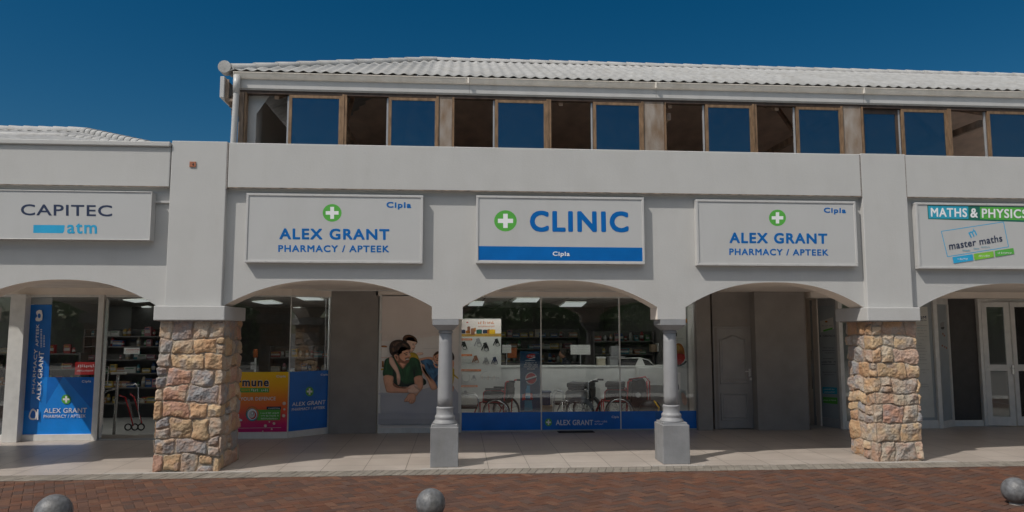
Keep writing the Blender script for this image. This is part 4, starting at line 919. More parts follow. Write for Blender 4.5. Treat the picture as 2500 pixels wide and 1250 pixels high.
    def leaf(ax, ay, bx, by):
        A3 = Vector((ax, ay, 0)); B3 = Vector((bx, by, 0)); d3 = (B3 - A3).normalized(); n3 = Vector((d3.y, -d3.x, 0)); L3 = (B3 - A3).length; b = MB()
        def s3(u0, u1, z0, z1, t, m): q0, q1 = A3 + d3 * u0 + Vector((0, 0, z0)), A3 + d3 * u1 + Vector((0, 0, z0)); b.prism([q0 + n3 * t, q1 + n3 * t, q1 - n3 * t, q0 - n3 * t], (0, 0, z1 - z0), m)
        s3(0, .10, .02, 2.57, .022, ALU); s3(L3 - .10, L3, .02, 2.57, .022, ALU); s3(.10, L3 - .10, .02, .20, .02, ALU); s3(.10, L3 - .10, 2.47, 2.57, .02, ALU); s3(.10, L3 - .10, 1.14, 1.27, .02, ALU)
        l = b.build('door_leaf', dd, bevel=.002)
        for z0, z1 in ((.20, 1.14), (1.27, 2.47)):
            g = MB(); q0, q1 = A3 + d3 * .10 + Vector((0, 0, z0)), A3 + d3 * (L3 - .10) + Vector((0, 0, z0)); g.prism([q0 + n3 * .003, q1 + n3 * .003, q1 - n3 * .003, q0 - n3 * .003], (0, 0, z1 - z0), GLASS); g.build('pane', dd)
        return l
    xm = PX(2478, 1046, 14.55); leaf(x0 + .045, 14.64, xm - .01, 14.50); leaf(xm + .015, 14.50, xm + 1.0, 14.64)
    h = MB(); h.box(xm - .05, xm - .01, 14.45, 14.475, 1.08, 1.26, STEEL); h.tube([(xm - .03, 14.45, 1.2), (xm - .03, 14.41, 1.2), (xm - .12, 14.41, 1.2)], .008, STEEL); h.box(x0 + .09, x0 + .14, 14.60, 14.62, 1.19, 1.24, STEEL); h.build('door_handle', dd)
    MB().box(xm + 1.02, 13.6, 14.64, 14.7, 0, 2.64, GLASS).build('pane', dd)
right_fronts()
# interior partitions
b = MB(); b.box(PX(1706, 1050, 14.8) , 7.1, 14.8, 15.36, 0, 2.9, GREYW); b.build('door_recess_block', BLD)
b = MB(); b.box(7.62, 7.72, 15.2, 20, 0, 2.9, INWALL); b.box(7.62, 14.9, 19.5, 19.6, 0, 2.9, STUC); b.build('partition_wall', BLD)
b = MB(); b.box(4.86, 4.96, 15.36, 24, 0, 2.9, INWALL); b.build('partition_wall', BLD)
b = MB(); b.box(-10.3, 4.9, 24, 24.1, 0, 2.9, INWALL); b.build('back_wall', BLD)
b = MB(); b.box(-10.3, 14.8, YL + .12, 25.8, -.3, -.004, INFLOOR); b.build('shop_floor', BLD)
# suspended ceiling with a grid of seams
def ceil_mat():
    m = bpy.data.materials.new('suspended_ceiling'); m.use_nodes = True; n = m.node_tree.nodes; l = m.node_tree.links
    tc = n.new('ShaderNodeTexCoord'); bt = n.new('ShaderNodeTexBrick'); bt.offset = 0; bt.inputs['Scale'].default_value = 1; bt.inputs['Brick Width'].default_value = .62; bt.inputs['Row Height'].default_value = 1.24; bt.inputs['Mortar Size'].default_value = .012
    bt.inputs['Color1'].default_value = (.80, .76, .71, 1); bt.inputs['Color2'].default_value = (.74, .70, .655, 1); bt.inputs['Mortar'].default_value = (.13, .12, .11, 1); l.new(tc.outputs['Object'], bt.inputs[0]); l.new(bt.outputs[0], n['Principled BSDF'].inputs['Base Color']); n['Principled BSDF'].inputs['Roughness'].default_value = .85; return m
CZ = 2.70
b = MB(); b.box(-10.3, 4.86, YS + .09, 24, CZ, CZ + .04, ceil_mat()); b.box(-10.3, -3.1, YL + .12, YS + .09, CZ, CZ + .04, INCEIL); b.box(-3.1, 4.86, 14.3, YS + .09, CZ + .05, CZ + .08, INCEIL); b.box(7.72, 14.8, 14.9, 19.5, CZ, CZ + .04, INCEIL); b.build('suspended_ceiling', BLD)

# ================================================================== SIGNS
def sign_box(name, label, quad, yf, depth, lip=True, rim=.035):
    x0 = (P(*quad[0], yf).x + P(*quad[3], yf).x) / 2; x1 = (P(*quad[1], yf).x + P(*quad[2], yf).x) / 2; z1 = (P(*quad[0], yf).z + P(*quad[1], yf).z) / 2; z0 = (P(*quad[3], yf).z + P(*quad[2], yf).z) / 2
    t = thing(name, label, 'sign', (x0, yf, z0), 'shop signs along the white fascia')
    MB().box(x0 + rim * .4, x1 - rim * .4, yf + .012, yf + depth, z0 + rim * .4, z1 - rim * .4, SIGNW).build('sign_face', t)
    b = MB()
    r = rim
    for (a, c, e, g) in ((x0, x1, z1 - r, z1), (x0, x1, z0, z0 + r)): b.box(a, c, yf, yf + depth + .002, e, g, TRIMW)
    b.box(x0, x0 + r, yf + .0005, yf + depth + .001, z0 + r, z1 - r, TRIMW); b.box(x1 - r, x1, yf + .0005, yf + depth + .001, z0 + r, z1 - r, TRIMW)
    b.build('sign_frame', t, bevel=.004)
    s = MB()
    for i in range(4):
        for z in (z0 + r / 2, z1 - r / 2):
            x = x0 + (x1 - x0) * (.12 + .25 * i); s.lathe((x, yf, z), [(.006, -.003), (.006, .002)], ALUG, 8, axis='Y')
    s.build('frame_screws', t)
    return t
ysg = YP - .105
def pharmacy_sign(label, quad, zoom, circ, name1, name2, cip):
    t = sign_box('shop_sign', label, quad, ysg, .105)
    p = Print((0, ysg + .012, 0), (0, -1, 0), zoom=zoom); p.cross(*circ); p.build('green_cross', t)
    p = Print((0, ysg + .012, 0), (0, -1, 0), zoom=zoom); p.text('ALEX GRANT', name1, BLUE, .05); p.build('name_lettering', t)
    p = Print((0, ysg + .012, 0), (0, -1, 0), zoom=zoom); p.text('PHARMACY / APTEEK', name2, BLUE, .045); p.build('trade_lettering', t)
    p = Print((0, ysg + .012, 0), (0, -1, 0), zoom=zoom); p.text('Cipla', cip, BLUE, .05); p.build('corner_lettering', t)
pharmacy_sign('pharmacy sign with round green cross, left of the clinic sign', [(600, 472), (1033, 476), (1032, 643), (597, 641)], (580, 450, 4.63),
              (1069, 323, 107, 100), ((472, 497), (1716, 505), (1718, 630), (472, 622)), ((460, 686), (1714, 692), (1714, 770), (460, 764)), ((1683, 198), (1964, 202), (1964, 288), (1683, 284)))
pharmacy_sign('pharmacy sign with round green cross, right of the clinic sign', [(1699, 486), (2090, 492), (2095, 651), (1702, 647)], (1640, 450, 4.63),
              (1195, 379, 96, 93), ((652, 543), (1757, 556), (1760, 674), (652, 665)), ((650, 724), (1770, 736), (1772, 808), (650, 800)), ((1718, 262), (1970, 268), (1970, 344), (1718, 338)))
t = sign_box('shop_sign', 'clinic sign with green cross above a solid blue band', [(1163, 477), (1572, 482), (1575, 646), (1162, 642)], ysg, .105)
p = Print((0, ysg + .012, 0), (0, -1, 0), zoom=(1120, 450, 4.63)); p.cross(528, 413, 128, 120, .67, .2); p.build('green_cross', t)
p = Print((0, ysg + .012, 0), (0, -1, 0), zoom=(1120, 450, 4.63)); p.poly([(222, 698), (222, 856), (2084, 871), (2082, 716)], BLUE); p.build('blue_band', t)
p = Print((0, ysg + .0108, 0), (0, -1, 0), zoom=(1120, 450, 4.63)); p.text('CLINIC', ((803, 297), (1916, 306), (1922, 543), (803, 536)), BLUE, .05); p.build('blue_lettering', t)
p = Print((0, ysg + .0108, 0), (0, -1, 0), zoom=(1120, 450, 4.63)); p.text('Cipla', ((1062, 760), (1255, 762), (1255, 826), (1062, 822)), WHITEV, .035); p.build('white_lettering', t)
t = sign_box('shop_sign', 'plain white bank sign with dark wide lettering above a light blue block', [(-140, 462), (370, 467), (367, 587), (-140, 582)], YP - .16, .15, rim=.012)
p = Print((0, YP - .16 + .012, 0), (0, -1, 0), zoom=(0, 280, 2.84)); p.text('CAPITEC', ((145, 620), (778, 628), (778, 706), (145, 697)), SLATE, .022); p.build('dark_lettering', t)
p = Print((0, YP - .16 + .012, 0), (0, -1, 0), zoom=(0, 280, 2.84)); p.poly([(232, 764), (230, 820), (437, 822), (446, 806), (449, 766)], CYAN); p.text('atm', ((465, 752), (673, 754), (673, 826), (465, 824)), CYAN, .04); p.build('light_blue_lettering', t)
b = MB(); b.box(P(372, 490, YP).x, -4.22, YP - .04, YP, 3.86, 3.89, TRIMW); b.build('sign_conduit', BLD)
t = sign_box('shop_sign', 'tuition sign with blue and green heading and a tilted outlined box', [(2236, 494), (2700, 500), (2706, 660), (2243, 654)], ysg, .105)
p = Print((0, ysg + .012, 0), (0, -1, 0), zoom=(2100, 360, 3.4725))
p.poly([(568, 488), (576, 608), (1640, 640), (1640, 505)], GREEN2); p.poly([(576, 494), (582, 602), (918, 605), (916, 498)], TEAL); p.poly([(1014, 504), (1018, 608), (1630, 624), (1630, 512)], GREENV)
p.text('MATHS', ((597, 511), (905, 515), (907, 592), (600, 588)), WHITEV, .035); p.text('&', ((932, 516), (996, 516), (998, 597), (933, 595)), WHITEV, .035); p.text('PHYSICS', ((1028, 518), (1412, 526), (1414, 602), (1030, 598)), WHITEV, .035)
p.build('heading_panel', t)
p = Print((0, ysg + .012, 0), (0, -1, 0), zoom=(2100, 360, 3.4725))
p.line([(688, 711), (1215, 631), (1258, 843), (740, 926), (688, 711)], 6, CYAN)
p.text('m', ((915, 722), (972, 696), (992, 742), (938, 768)), CYAN, .03); p.line([(957, 690), (962, 704)], 6, CYAN)
p.text('master maths', ((748, 806), (1198, 738), (1206, 796), (756, 868)), SLATE, .02)
p.layer += 1
for i, (x, y, w) in enumerate(((862, 868, 72), (962, 852, 40), (1024, 838, 70))):
    p.scribble(x, y, x + w, y + 12, TEAL, seed=i)
for (pts, m) in (([(780, 930), (950, 905), (958, 958), (790, 984)], CYAN), ([(960, 903), (1126, 880), (1132, 930), (968, 956)], GREEN3), ([(1138, 877), (1296, 853), (1304, 902), (1144, 928)], GREENV)): p.poly(pts, m)
for x, y, w in ((825, 938, 84), (1004, 912, 86), (1164, 886, 110)): p.scribble(x, y, x + w, y + 16, WHITEV, seed=int(x))
p.build('tilted_logo', t)
# small house-number plate
t = thing('number_plate', 'small terracotta number tile high on the left pilaster', 'plate', (P(471, 402, YF).x, YF, P(471, 402, YF).z))
q = P(463, 408, YF); r = P(479, 395, YF); MB().box(q.x, r.x, YF - .015, YF - .001, q.z, r.z, TERRA).build('tile', t, bevel=.003)
p = Print((0, YF - .015, 0), (0, -1, 0)); p.text('4', ((469, 398), (474, 405)), BLACKV, .04); p.build('digit', t)

# ================================================================== FAMILY POSTER
_gm = {}
def tone(m, f):
    k = (m.name, round(f, 2))
    if k not in _gm:
        c = m.node_tree.nodes['Color Ramp'].color_ramp; a = [min(1, v * f) for v in c.elements[1].color[:3]]; b_ = [min(1, v * f) for v in c.elements[0].color[:3]]
        g = m.copy(); g.name = m.name + '_tone'; q = g.node_tree.nodes['Color Ramp'].color_ramp; q.elements[1].color = (*a, 1); q.elements[0].color = (*b_, 1); _gm[k] = g
    return _gm[k]
def toned(p, pts, m, sm, steps=((0, .66), (2.5, .82), (6, .96), (11, 1.08), (17, 1.2)), light=(-.35, -.3)):
    q = smooth_poly(pts, sm); n = len(q); A = sum(q[i][0] * q[(i + 1) % n][1] - q[(i + 1) % n][0] * q[i][1] for i in range(n)) / 2; sg = 1 if A > 0 else -1
    w = min(max(a[0] for a in q) - min(a[0] for a in q), max(a[1] for a in q) - min(a[1] for a in q))
    for d, f in steps:
        d = min(d, w * .22 * d / 17); o = []
        for i in range(n):
            ax, ay = q[i - 2]; bx, by = q[(i + 2) % n]; tx, ty = bx - ax, by - ay; L = math.hypot(tx, ty) or 1
            o.append((q[i][0] - sg * ty / L * d + light[0] * d, q[i][1] + sg * tx / L * d + light[1] * d))
        p.poly(o, tone(m, f))
def family_poster():
    x0, x1 = PX(922, 1050, YS), PX(1122, 1050, YS); zb = .10
    f = MB(); f.box(x0, x0 + .045, YS - .035, YS + .06, 0, 2.68, ALU); f.box(x1 - .03, x1 + .01, YS - .035, YS + .06, 0, 2.68, ALU); f.box(x0 + .045, x1 - .03, YS - .03, YS + .06, 0, zb, ALU); f.box(x0 + .045, x1 - .03, YS - .03, YS + .06, 2.655, 2.68, ALU)
    t = thing('wall_poster', 'tall printed poster of a smiling man in green leaning on a sofa with children', 'poster', (x0, YS, 0))
    f.build('poster_frame', t, bevel=.003)
    bk = MB().box(x0 + .04, x1 - .025, YS - .004, YS + .03, zb, 2.66, PBACK).build('backing_board', t)
    p = Print((0, YS - .004, 0), (0, -1, 0), zoom=(915, 780, 4.4634), eps=.0002)
    plain = p.poly
    def poly(pts, m, sm=0, L=None):
        if sm >= 3 and m in (SKIN, SKIN2, SHIRTG, HAIR, HAIR2, DENIM, SHIRTY): p.__dict__.pop('poly'); toned(p, pts, m, sm); p.poly = poly; return p
        return plain(pts, m, sm, L)
    p.poly = poly
    # pale kitchen behind, shelves
    p.poly([(48, 235), (46, 800), (300, 800), (300, 235)], PLIGHT)
    p.poly([(300, 175), (300, 420), (735, 420), (735, 175)], PLIGHT); p.line([(525, 180), (525, 360)], 3, PBACK); p.line([(660, 150), (660, 380)], 3, PBACK); p.line([(455, 262), (660, 268)], 3, PBACK); p.line([(530, 318), (735, 312)], 3, PALEP)
    p.poly([(850, 100), (850, 800), (915, 800), (915, 100)], PLIGHT)
    p.poly([(66, 286), (72, 300), (130, 304), (132, 290), (105, 282)], AMBER, 2); p.line([(48, 418), (150, 412)], 5, SKIN2); p.poly([(78, 452), (76, 520), (98, 522), (98, 454)], AMBER); p.poly([(46, 540), (46, 556), (110, 550), (112, 528)], SHIRTY)
    p.poly([(455, 365), (520, 360), (522, 385), (460, 390)], SKIN2, 3); p.poly([(850, 560), (870, 600), (915, 640), (915, 655), (860, 610)], SHIRTY, 2)
    # sofa
    p.poly([(40, 798), (300, 800), (520, 760), (735, 700), (860, 740), (925, 760), (925, 1147), (26, 1147)], PCOUCH)
    p.poly([(862, 740), (915, 808), (925, 860), (925, 750)], PLIGHT)
    # boy behind (yellow shirt)
    p.poly([(370, 372), (420, 358), (462, 385), (490, 450), (520, 560), (500, 600), (430, 520), (380, 440)], SHIRTY, 3)
    p.poly([(345, 225), (400, 205), (450, 225), (460, 262), (440, 280), (438, 310), (420, 345), (395, 358), (365, 330), (345, 280)], SKIN2, 4)
    p.poly([(308, 232), (306, 200), (330, 172), (378, 166), (430, 185), (460, 222), (462, 255), (440, 232), (400, 214), (362, 222), (345, 245)], HAIR2, 4)
    p.line([(410, 268), (426, 266)], 5, HAIR); p.line([(446, 268), (456, 266)], 5, HAIR); p.disc(418, 278, 5, 4, HAIR, 8); p.poly([(400, 308), (422, 312), (434, 306), (420, 320)], SKIN3, 2); p.poly([(436, 284), (446, 296), (436, 300)], SKIN)
    # child in denim at right
    p.poly([(500, 452), (560, 425), (620, 440), (650, 480), (735, 500), (760, 560), (760, 740), (690, 752), (655, 700), (600, 620), (560, 560), (520, 490)], DENIM, 4)
    p.poly([(560, 470), (600, 500), (640, 560), (620, 560), (575, 510)], DENIM2, 3); p.poly([(650, 640), (700, 590), (740, 620), (735, 640), (690, 630), (660, 690)], DENIM2, 3); p.poly([(640, 470), (665, 530), (730, 500), (735, 470), (690, 522)], SKIN, 3)
    p.poly([(635, 400), (660, 365), (720, 352), (740, 380), (740, 470), (700, 495), (665, 480), (640, 445)], SKIN, 4)
    p.poly([(655, 380), (680, 352), (730, 345), (760, 370), (745, 388), (700, 362), (672, 376), (650, 402)], HAIR2, 4)
    p.line([(656, 402), (674, 398)], 5, HAIR); p.line([(700, 396), (716, 400)], 5, HAIR); p.disc(664, 412, 5, 4, HAIR, 8); p.disc(708, 408, 5, 4, HAIR, 8); p.poly([(664, 438), (684, 440), (700, 432), (688, 450), (670, 448)], SKIN3, 2); p.poly([(680, 412), (692, 428), (676, 428)], SKIN3, 2)
    p.poly([(480, 430), (560, 410), (610, 408), (640, 420), (630, 445), (580, 430), (500, 448)], SKIN, 3)
    p.poly([(500, 500), (515, 485), (545, 500), (552, 560), (600, 620), (655, 680), (680, 745), (650, 768), (610, 755), (570, 650), (520, 570)], SKIN, 3)
    p.poly([(488, 490), (512, 488), (520, 540), (515, 580), (498, 540)], SKIN2, 3)
    for i in range(3): p.line([(500 + i * 9, 498), (506 + i * 9, 530)], 2.5, SKIN3)
    # child right of the column
    p.poly([(835, 350), (862, 385), (866, 430), (850, 450), (835, 450)], HAIR, 2); p.poly([(835, 450), (862, 455), (860, 520), (835, 540)], SKIN, 2); p.poly([(835, 535), (866, 545), (862, 640), (850, 710), (835, 712)], SHIRTY, 2); p.poly([(835, 712), (864, 735), (850, 790), (835, 800)], SKIN, 2)
    # man: neck, shirt, arms, head
    p.poly([(520, 640), (555, 660), (560, 700), (520, 720), (500, 700)], SHIRTD, 3)
    p.poly([(150, 415), (210, 400), (260, 440), (300, 530), (360, 470), (395, 415), (460, 425), (492, 470), (516, 612), (430, 632), (438, 700), (400, 726), (262, 728), (205, 700), (200, 617), (95, 617), (98, 520), (112, 445)], SHIRTG, 4)
    p.poly([(200, 520), (225, 560), (235, 680), (262, 728), (205, 712), (196, 617)], SHIRTD, 3); p.poly([(275, 650), (330, 700), (430, 690), (438, 702), (400, 727), (262, 727)], SHIRTD, 3); p.poly([(425, 530), (440, 580), (432, 632), (422, 600)], SHIRTD, 3); p.line([(300, 545), (322, 640)], 4, SHIRTD); p.line([(395, 470), (418, 560)], 4, SHIRTD)
    p.poly([(238, 440), (345, 440), (352, 480), (312, 534), (290, 525), (255, 480)], SKIN3, 3); p.poly([(270, 470), (340, 470), (330, 500), (308, 528), (288, 505)], SKIN, 3)
    p.poly([(97, 617), (200, 617), (205, 690), (262, 728), (345, 735), (420, 720), (430, 790), (350, 798), (230, 800), (150, 795), (122, 770)], SKIN, 4)
    p.poly([(430, 632), (514, 612), (528, 690), (520, 750), (480, 800), (450, 835), (425, 820), (440, 740)], SKIN, 4)
    p.poly([(205, 690), (262, 728), (345, 738), (330, 752), (240, 742), (200, 715)], SKIN3, 3)
    p.poly([(360, 740), (400, 712), (450, 704), (482, 730), (490, 765), (470, 800), (420, 806), (365, 795)], SKIN2, 4)
    for i in range(4): p.line([(428 + i * 14, 718 + i * 5), (452 + i * 11, 752 + i * 6)], 3, SKIN3)
    p.poly([(365, 812), (400, 800), (445, 815), (444, 880), (428, 905), (402, 918), (380, 912), (372, 896), (345, 896), (322, 894), (326, 868), (345, 845)], SKIN, 3)
    for a, c in (((372, 896), (388, 868)), ((400, 912), (408, 876)), ((424, 902), (426, 874)), ((344, 893), (360, 866))): p.line([a, c], 3, SKIN3)
    # boy's arm over the shoulder
    p.poly([(160, 410), (195, 412), (225, 470), (258, 540), (280, 620), (276, 690), (262, 712), (248, 700), (240, 640), (232, 580), (190, 520), (160, 470)], SKIN2, 4)
    for a, c in (((250, 640), (256, 700)), ((262, 640), (267, 700))): p.line([a, c], 2.5, SKIN3)
    # head: face in three-quarter view to the right
    p.poly([(215, 390), (225, 330), (300, 322), (375, 325), (388, 352), (380, 375), (388, 400), (376, 420), (374, 450), (355, 474), (318, 478), (275, 458), (240, 440)], SKIN, 4)
    p.poly([(240, 425), (262, 400), (285, 430), (325, 455), (345, 440), (372, 440), (372, 462), (352, 478), (316, 480), (268, 458)], SKIN3, 3)
    p.poly([(330, 418), (372, 410), (372, 424), (345, 440), (332, 432)], SKIN3, 2); p.poly([(338, 432), (370, 424), (366, 434), (346, 440)], WHITEV, 2)
    p.poly([(370, 350), (392, 388), (388, 400), (368, 398)], SKIN2, 2)
    p.line([(318, 372), (358, 360)], 7, HAIR); p.line([(372, 356), (384, 354)], 6, HAIR); p.poly([(326, 385), (345, 378), (358, 384), (344, 390)], HAIR, 2)
    p.poly([(162, 350), (160, 295), (180, 250), (225, 225), (285, 222), (340, 242), (380, 280), (390, 325), (340, 330), (300, 322), (285, 345), (272, 370), (268, 405), (250, 385), (222, 380), (205, 400), (180, 385)], HAIR, 4)
    p.poly([(210, 390), (228, 380), (248, 388), (262, 420), (258, 450), (240, 448), (222, 425)], SKIN, 3); p.poly([(224, 400), (240, 398), (248, 420), (242, 432)], SKIN3, 2)
    for pts in ([(200, 270), (240, 245), (290, 245), (250, 262), (215, 300)], [(300, 262), (340, 275), (365, 305), (330, 292)], [(190, 320), (205, 300), (212, 340), (200, 360)]): plain(pts, tone(HAIR, 3.2), 3)
    for pts in ([(330, 190), (370, 178), (410, 192), (370, 188), (338, 204)],): plain(pts, tone(HAIR2, 2.0), 3)
    plain([(300, 345), (330, 340), (352, 352), (325, 356), (300, 362)], tone(SKIN, 1.3), 3); plain([(285, 395), (312, 392), (322, 410), (300, 418)], tone(SKIN, 1.22), 3); plain([(362, 378), (370, 372), (380, 392), (372, 396)], tone(SKIN2, 1.2), 2)
    plain([(120, 470), (140, 440), (160, 440), (140, 480), (130, 560)], tone(SHIRTG, 1.8), 3); plain([(340, 560), (370, 500), (388, 520), (372, 600), (350, 650)], tone(SHIRTG, 1.7), 3); plain([(440, 450), (462, 452), (478, 500), (470, 560), (455, 500)], tone(SHIRTG, 1.6), 3)
    plain([(130, 650), (165, 640), (185, 690), (170, 740), (140, 720)], tone(SKIN, 1.25), 3); plain([(240, 755), (320, 752), (400, 740), (330, 775), (250, 778)], tone(SKIN, 1.2), 3); plain([(460, 650), (490, 640), (500, 700), (480, 750), (462, 700)], tone(SKIN, 1.2), 3)
    plain([(610, 510), (650, 560), (640, 590), (608, 550)], tone(DENIM, 1.5), 3); plain([(690, 640), (735, 650), (735, 690), (700, 680)], tone(DENIM, 1.4), 3); plain([(400, 380), (425, 378), (440, 400), (415, 400)], tone(SHIRTY, 1.2), 3)
    for x0_, y0_, x1_, y1_, f in ((40, 800, 720, 815, 1.12), (40, 1080, 925, 1140, .8), (40, 1020, 925, 1080, .9)): plain([(x0_, y0_), (x0_, y1_), (x1_, y1_), (x1_, y0_)] if y0_ > 900 else [(x0_, y0_), (x0_, y1_), (300, y1_), (300, y0_)], tone(PCOUCH, f))
    for i in range(14): plain([(60 + i * 47, 120 + (i * 53) % 60), (60 + i * 47, 150 + (i * 53) % 60), (95 + i * 40, 150 + (i * 53) % 60), (95 + i * 40, 120 + (i * 53) % 60)], tone(PBACK, 1.02 + .02 * (i % 2)))
    p.build('printed_picture', bk)
family_poster()

# ================================================================== THINGS IN THE CLINIC WINDOW
def wheel(parent, c, R, rimm=STEEL, spokes=16):
    w = MB(); w.ring(c, R - .014, .017, RUBBER, 'Y', 36, 8); wo = w.build('wheel', parent)
    s = MB(); s.ring(c, R - .036, .011, rimm, 'Y', 36, 6); s.lathe(Vector(c), [(.032, -.03), (.032, .03)], rimm, 14, axis='Y')
    for i in range(spokes):
        a = 2 * math.pi * i / spokes; s.tube([Vector(c) + Vector((.02 * math.cos(a + .5), 0, .02 * math.sin(a + .5))), Vector(c) + Vector(((R - .035) * math.cos(a), 0, (R - .035) * math.sin(a)))], .003, rimm, 5)
    s.build('rim', wo)
    return wo
def wheelchair(label, x, y, rz, frame_m, seat_m, pack=False, guard=None, fender=False):
    t = thing('wheelchair', label, 'wheelchair', (0, 0, 0), 'wheelchairs in the display window'); hw = .24; R = .305
    for sy in (-1, 1):
        yy = sy * hw; c = (0, yy + sy * .045, R); w = wheel(t, c, R)
        MB().ring((0, yy + sy * .078, R), .265, .011, STEEL, 'Y', 36, 8).build('hand_rim', w)
        f = MB()
        f.tube([(.13, yy, .28), (.15, yy, .55), (.18, yy, .91), (.21, yy, .945), (.30, yy, .95)], .016, frame_m, 8)
        f.tube([(.16, yy, .52), (-.30, yy, .53), (-.41, yy, .50), (-.47, yy, .36), (-.56, yy, .16)], .016, frame_m, 8)
        f.tube([(.15, yy, .73), (.10, yy, .76), (-.24, yy, .76), (-.30, yy, .71), (-.31, yy, .52)], .015, frame_m, 8)
        f.tube([(.14, yy, .20), (-.36, yy, .20), (-.38, yy, .50)], .015, frame_m, 8); f.tube([(-.36, yy, .30), (-.35, yy, .17)], .017, frame_m, 8)
        f.build('frame', t)
        c2 = (-.37, yy, .09); k = MB(); k.ring(c2, .072, .019, RUBBER, 'Y', 20, 6); k.lathe(c2, [(.058, -.012), (.058, .012)], ALUG, 14, axis='Y'); k.box(-.385, -.335, yy - .022, yy + .022, .12, .19, STEEL); k.build('caster', t)
        MB().box(-.26, .09, yy - .03, yy + .03, .765, .805, BLACK).build('armrest', t, bevel=.012)
        MB().prism([(-.29, yy - .006, .55), (.13, yy - .006, .55), (.14, yy - .006, .74), (-.29, yy - .006, .74)], (0, .012, 0), guard or BLACK).build('side_guard', t)
        if fender:
            g = MB(); n = 14; o = []; i_ = []
            for q in range(n + 1): a = math.pi * (.12 + .62 * q / n); o.append((.335 * math.cos(a), yy + sy * .095, R + .335 * math.sin(a))); i_.append((.245 * math.cos(a), yy + sy * .095, R + .245 * math.sin(a)))
            g.prism(o + i_[::-1], (0, .008, 0), mat('grey_fender', (.16, .17, .18), .4)); g.build('fender', t)
        MB().box(-.64, -.48, yy - sy * .13 - .07, yy - sy * .13 + .07, .12, .14, BLACK).build('footrest', t, bevel=.004)
        MB().lathe((.32, yy, .95), [(.021, -.06), (.021, .06)], BLACK, 10, axis='X').build('handle_grip', t)
    MB().prism([(-.32, -hw, .49), (.13, -hw, .48), (.13, -hw, .56), (-.32, -hw, .575)], (0, 2 * hw, 0), seat_m).build('seat', t, bevel=.015)
    MB().prism([(.12, -hw + .005, .56), (.155, -hw + .005, .93), (.215, -hw + .005, .93), (.18, -hw + .005, .56)], (0, 2 * hw - .01, 0), seat_m).build('backrest', t, bevel=.012)
    MB().prism([(.17, -hw + .03, .60), (.185, -hw + .03, .80), (.225, -hw + .03, .80), (.215, -hw + .03, .60)], (0, 2 * hw - .06, 0), BLACK).build('rear_pocket', t, bevel=.008)
    s = MB(); s.tube([(.0, -hw, .24), (.0, hw, .50)], .014, frame_m); s.tube([(.02, hw, .24), (.02, -hw, .50)], .014, frame_m); s.build('cross_brace', t)
    if pack: MB().box(-.30, .10, -hw + .02, hw - .02, .80, .90, seat_m).build('folded_cushion', t, bevel=.025); MB().box(-.30, .08, -hw + .03, hw - .03, .575, .66, BLACK).build('seat_cushion', t, bevel=.02)
    t.location = (x, y, 0); t.rotation_euler = (0, 0, rz); return t
GREYU = mat('grey_upholstery', (.05, .05, .052), .7, var=.15); GREYG = mat('grey_side_guard', (.3, .3, .28), .6)
wheelchair('red framed wheelchair in front of the product poster, left in the clinic window', PX(1224, 1000, 15.25), 15.25, R_(-24), REDM, BLACK, guard=BLACK)
wheelchair('silver wheelchair with dark grey seat in the middle of the clinic window', PX(1424, 1000, 15.25), 15.25, R_(-24), STEEL, GREYU, pack=True, guard=GREYG, fender=True)
wheelchair('red and black wheelchair behind the right glazing bar of the clinic window', PX(1515, 1000, 15.3), 15.3, R_(-16), REDM, BLACK, pack=True)
# folded wheelchair leaning behind
t = thing('mobility_scooter_seat', 'folded black seat with red trim standing right of the red wheelchair', 'folded seat', (0, 0, 0))
b = MB(); xs = PX(1556, 950, 15.45); b.prism([(xs - .14, 15.4, .25), (xs - .17, 15.4, .75), (xs - .08, 15.4, .95), (xs + .12, 15.4, .98), (xs + .2, 15.4, .85), (xs + .2, 15.4, .35), (xs + .1, 15.4, .1), (xs - .05, 15.4, .08)], (0, .22, 0), BLACK); b.build('cushion', t, bevel=.03)
b = MB(); b.tube([(xs - .2, 15.38, .95), (xs + .16, 15.38, 1.0), (xs + .25, 15.38, .9), (xs + .25, 15.38, 0.0)], .014, REDM); b.tube([(xs + .25, 15.6, .9), (xs + .25, 15.6, 0)], .014, REDM); b.build('frame', t)
b = MB(); b.lathe((xs + .0, 15.395, .62), [(.055, -.01), (.055, .01)], PALEP, 20, axis='Y'); b.build('badge', t)
# rollators / commode frames low at the left and between
def walking_frame(label, x, y, m, w=.5):
    t = thing('walking_frame', label, 'walking frame', (x, y, 0))
    for yy in (-.2, .2):
        MB().tube([(x - w / 2, y + yy, 0), (x - w / 2 + .04, y + yy, .62), (x - w / 2 + .1, y + yy, .70), (x + w / 2 - .1, y + yy, .70), (x + w / 2 - .04, y + yy, .62), (x + w / 2, y + yy, 0)], .012, m).build('side_frame', t)
    MB().tube([(x, y - .2, .70), (x, y + .2, .70)], .012, m).build('cross_bar', t); MB().box(x - w / 2 + .06, x + w / 2 - .06, y - .19, y + .19, .42, .47, BLACK).build('seat', t, bevel=.01)
    return t
walking_frame('silver walking frame low at the left edge of the clinic window', PX(1142, 980, 15.0), 15.0, STEEL)
walking_frame('tall grey folding frame just left of the silver wheelchair', PX(1366, 980, 15.5), 15.6, ALUG, .32)
t = thing('storage_box', 'small dark blue box right of the blue banner', 'box', (0, 0, 0)); x = PX(1333, 980, 15.4)
MB().box(x - .08, x + .09, 15.35, 15.55, .42, .68, mat('dark_blue_plastic', (.015, .035, .09), .4)).build('box_body', t, bevel=.01); MB().box(x - .1, x + .11, 15.33, 15.57, .68, .71, MATS['dark_blue_plastic']).build('lid', t, bevel=.006); MB().box(x - .12, x + .13, 15.33, 15.6, 0, .42, CARD).build('box_below', t)
t = thing('first_aid_kit', 'dark heap of bags with yellow strap at the right end of the window', 'bag', (0, 0, 0)); x = PX(1590, 975, 15.3)
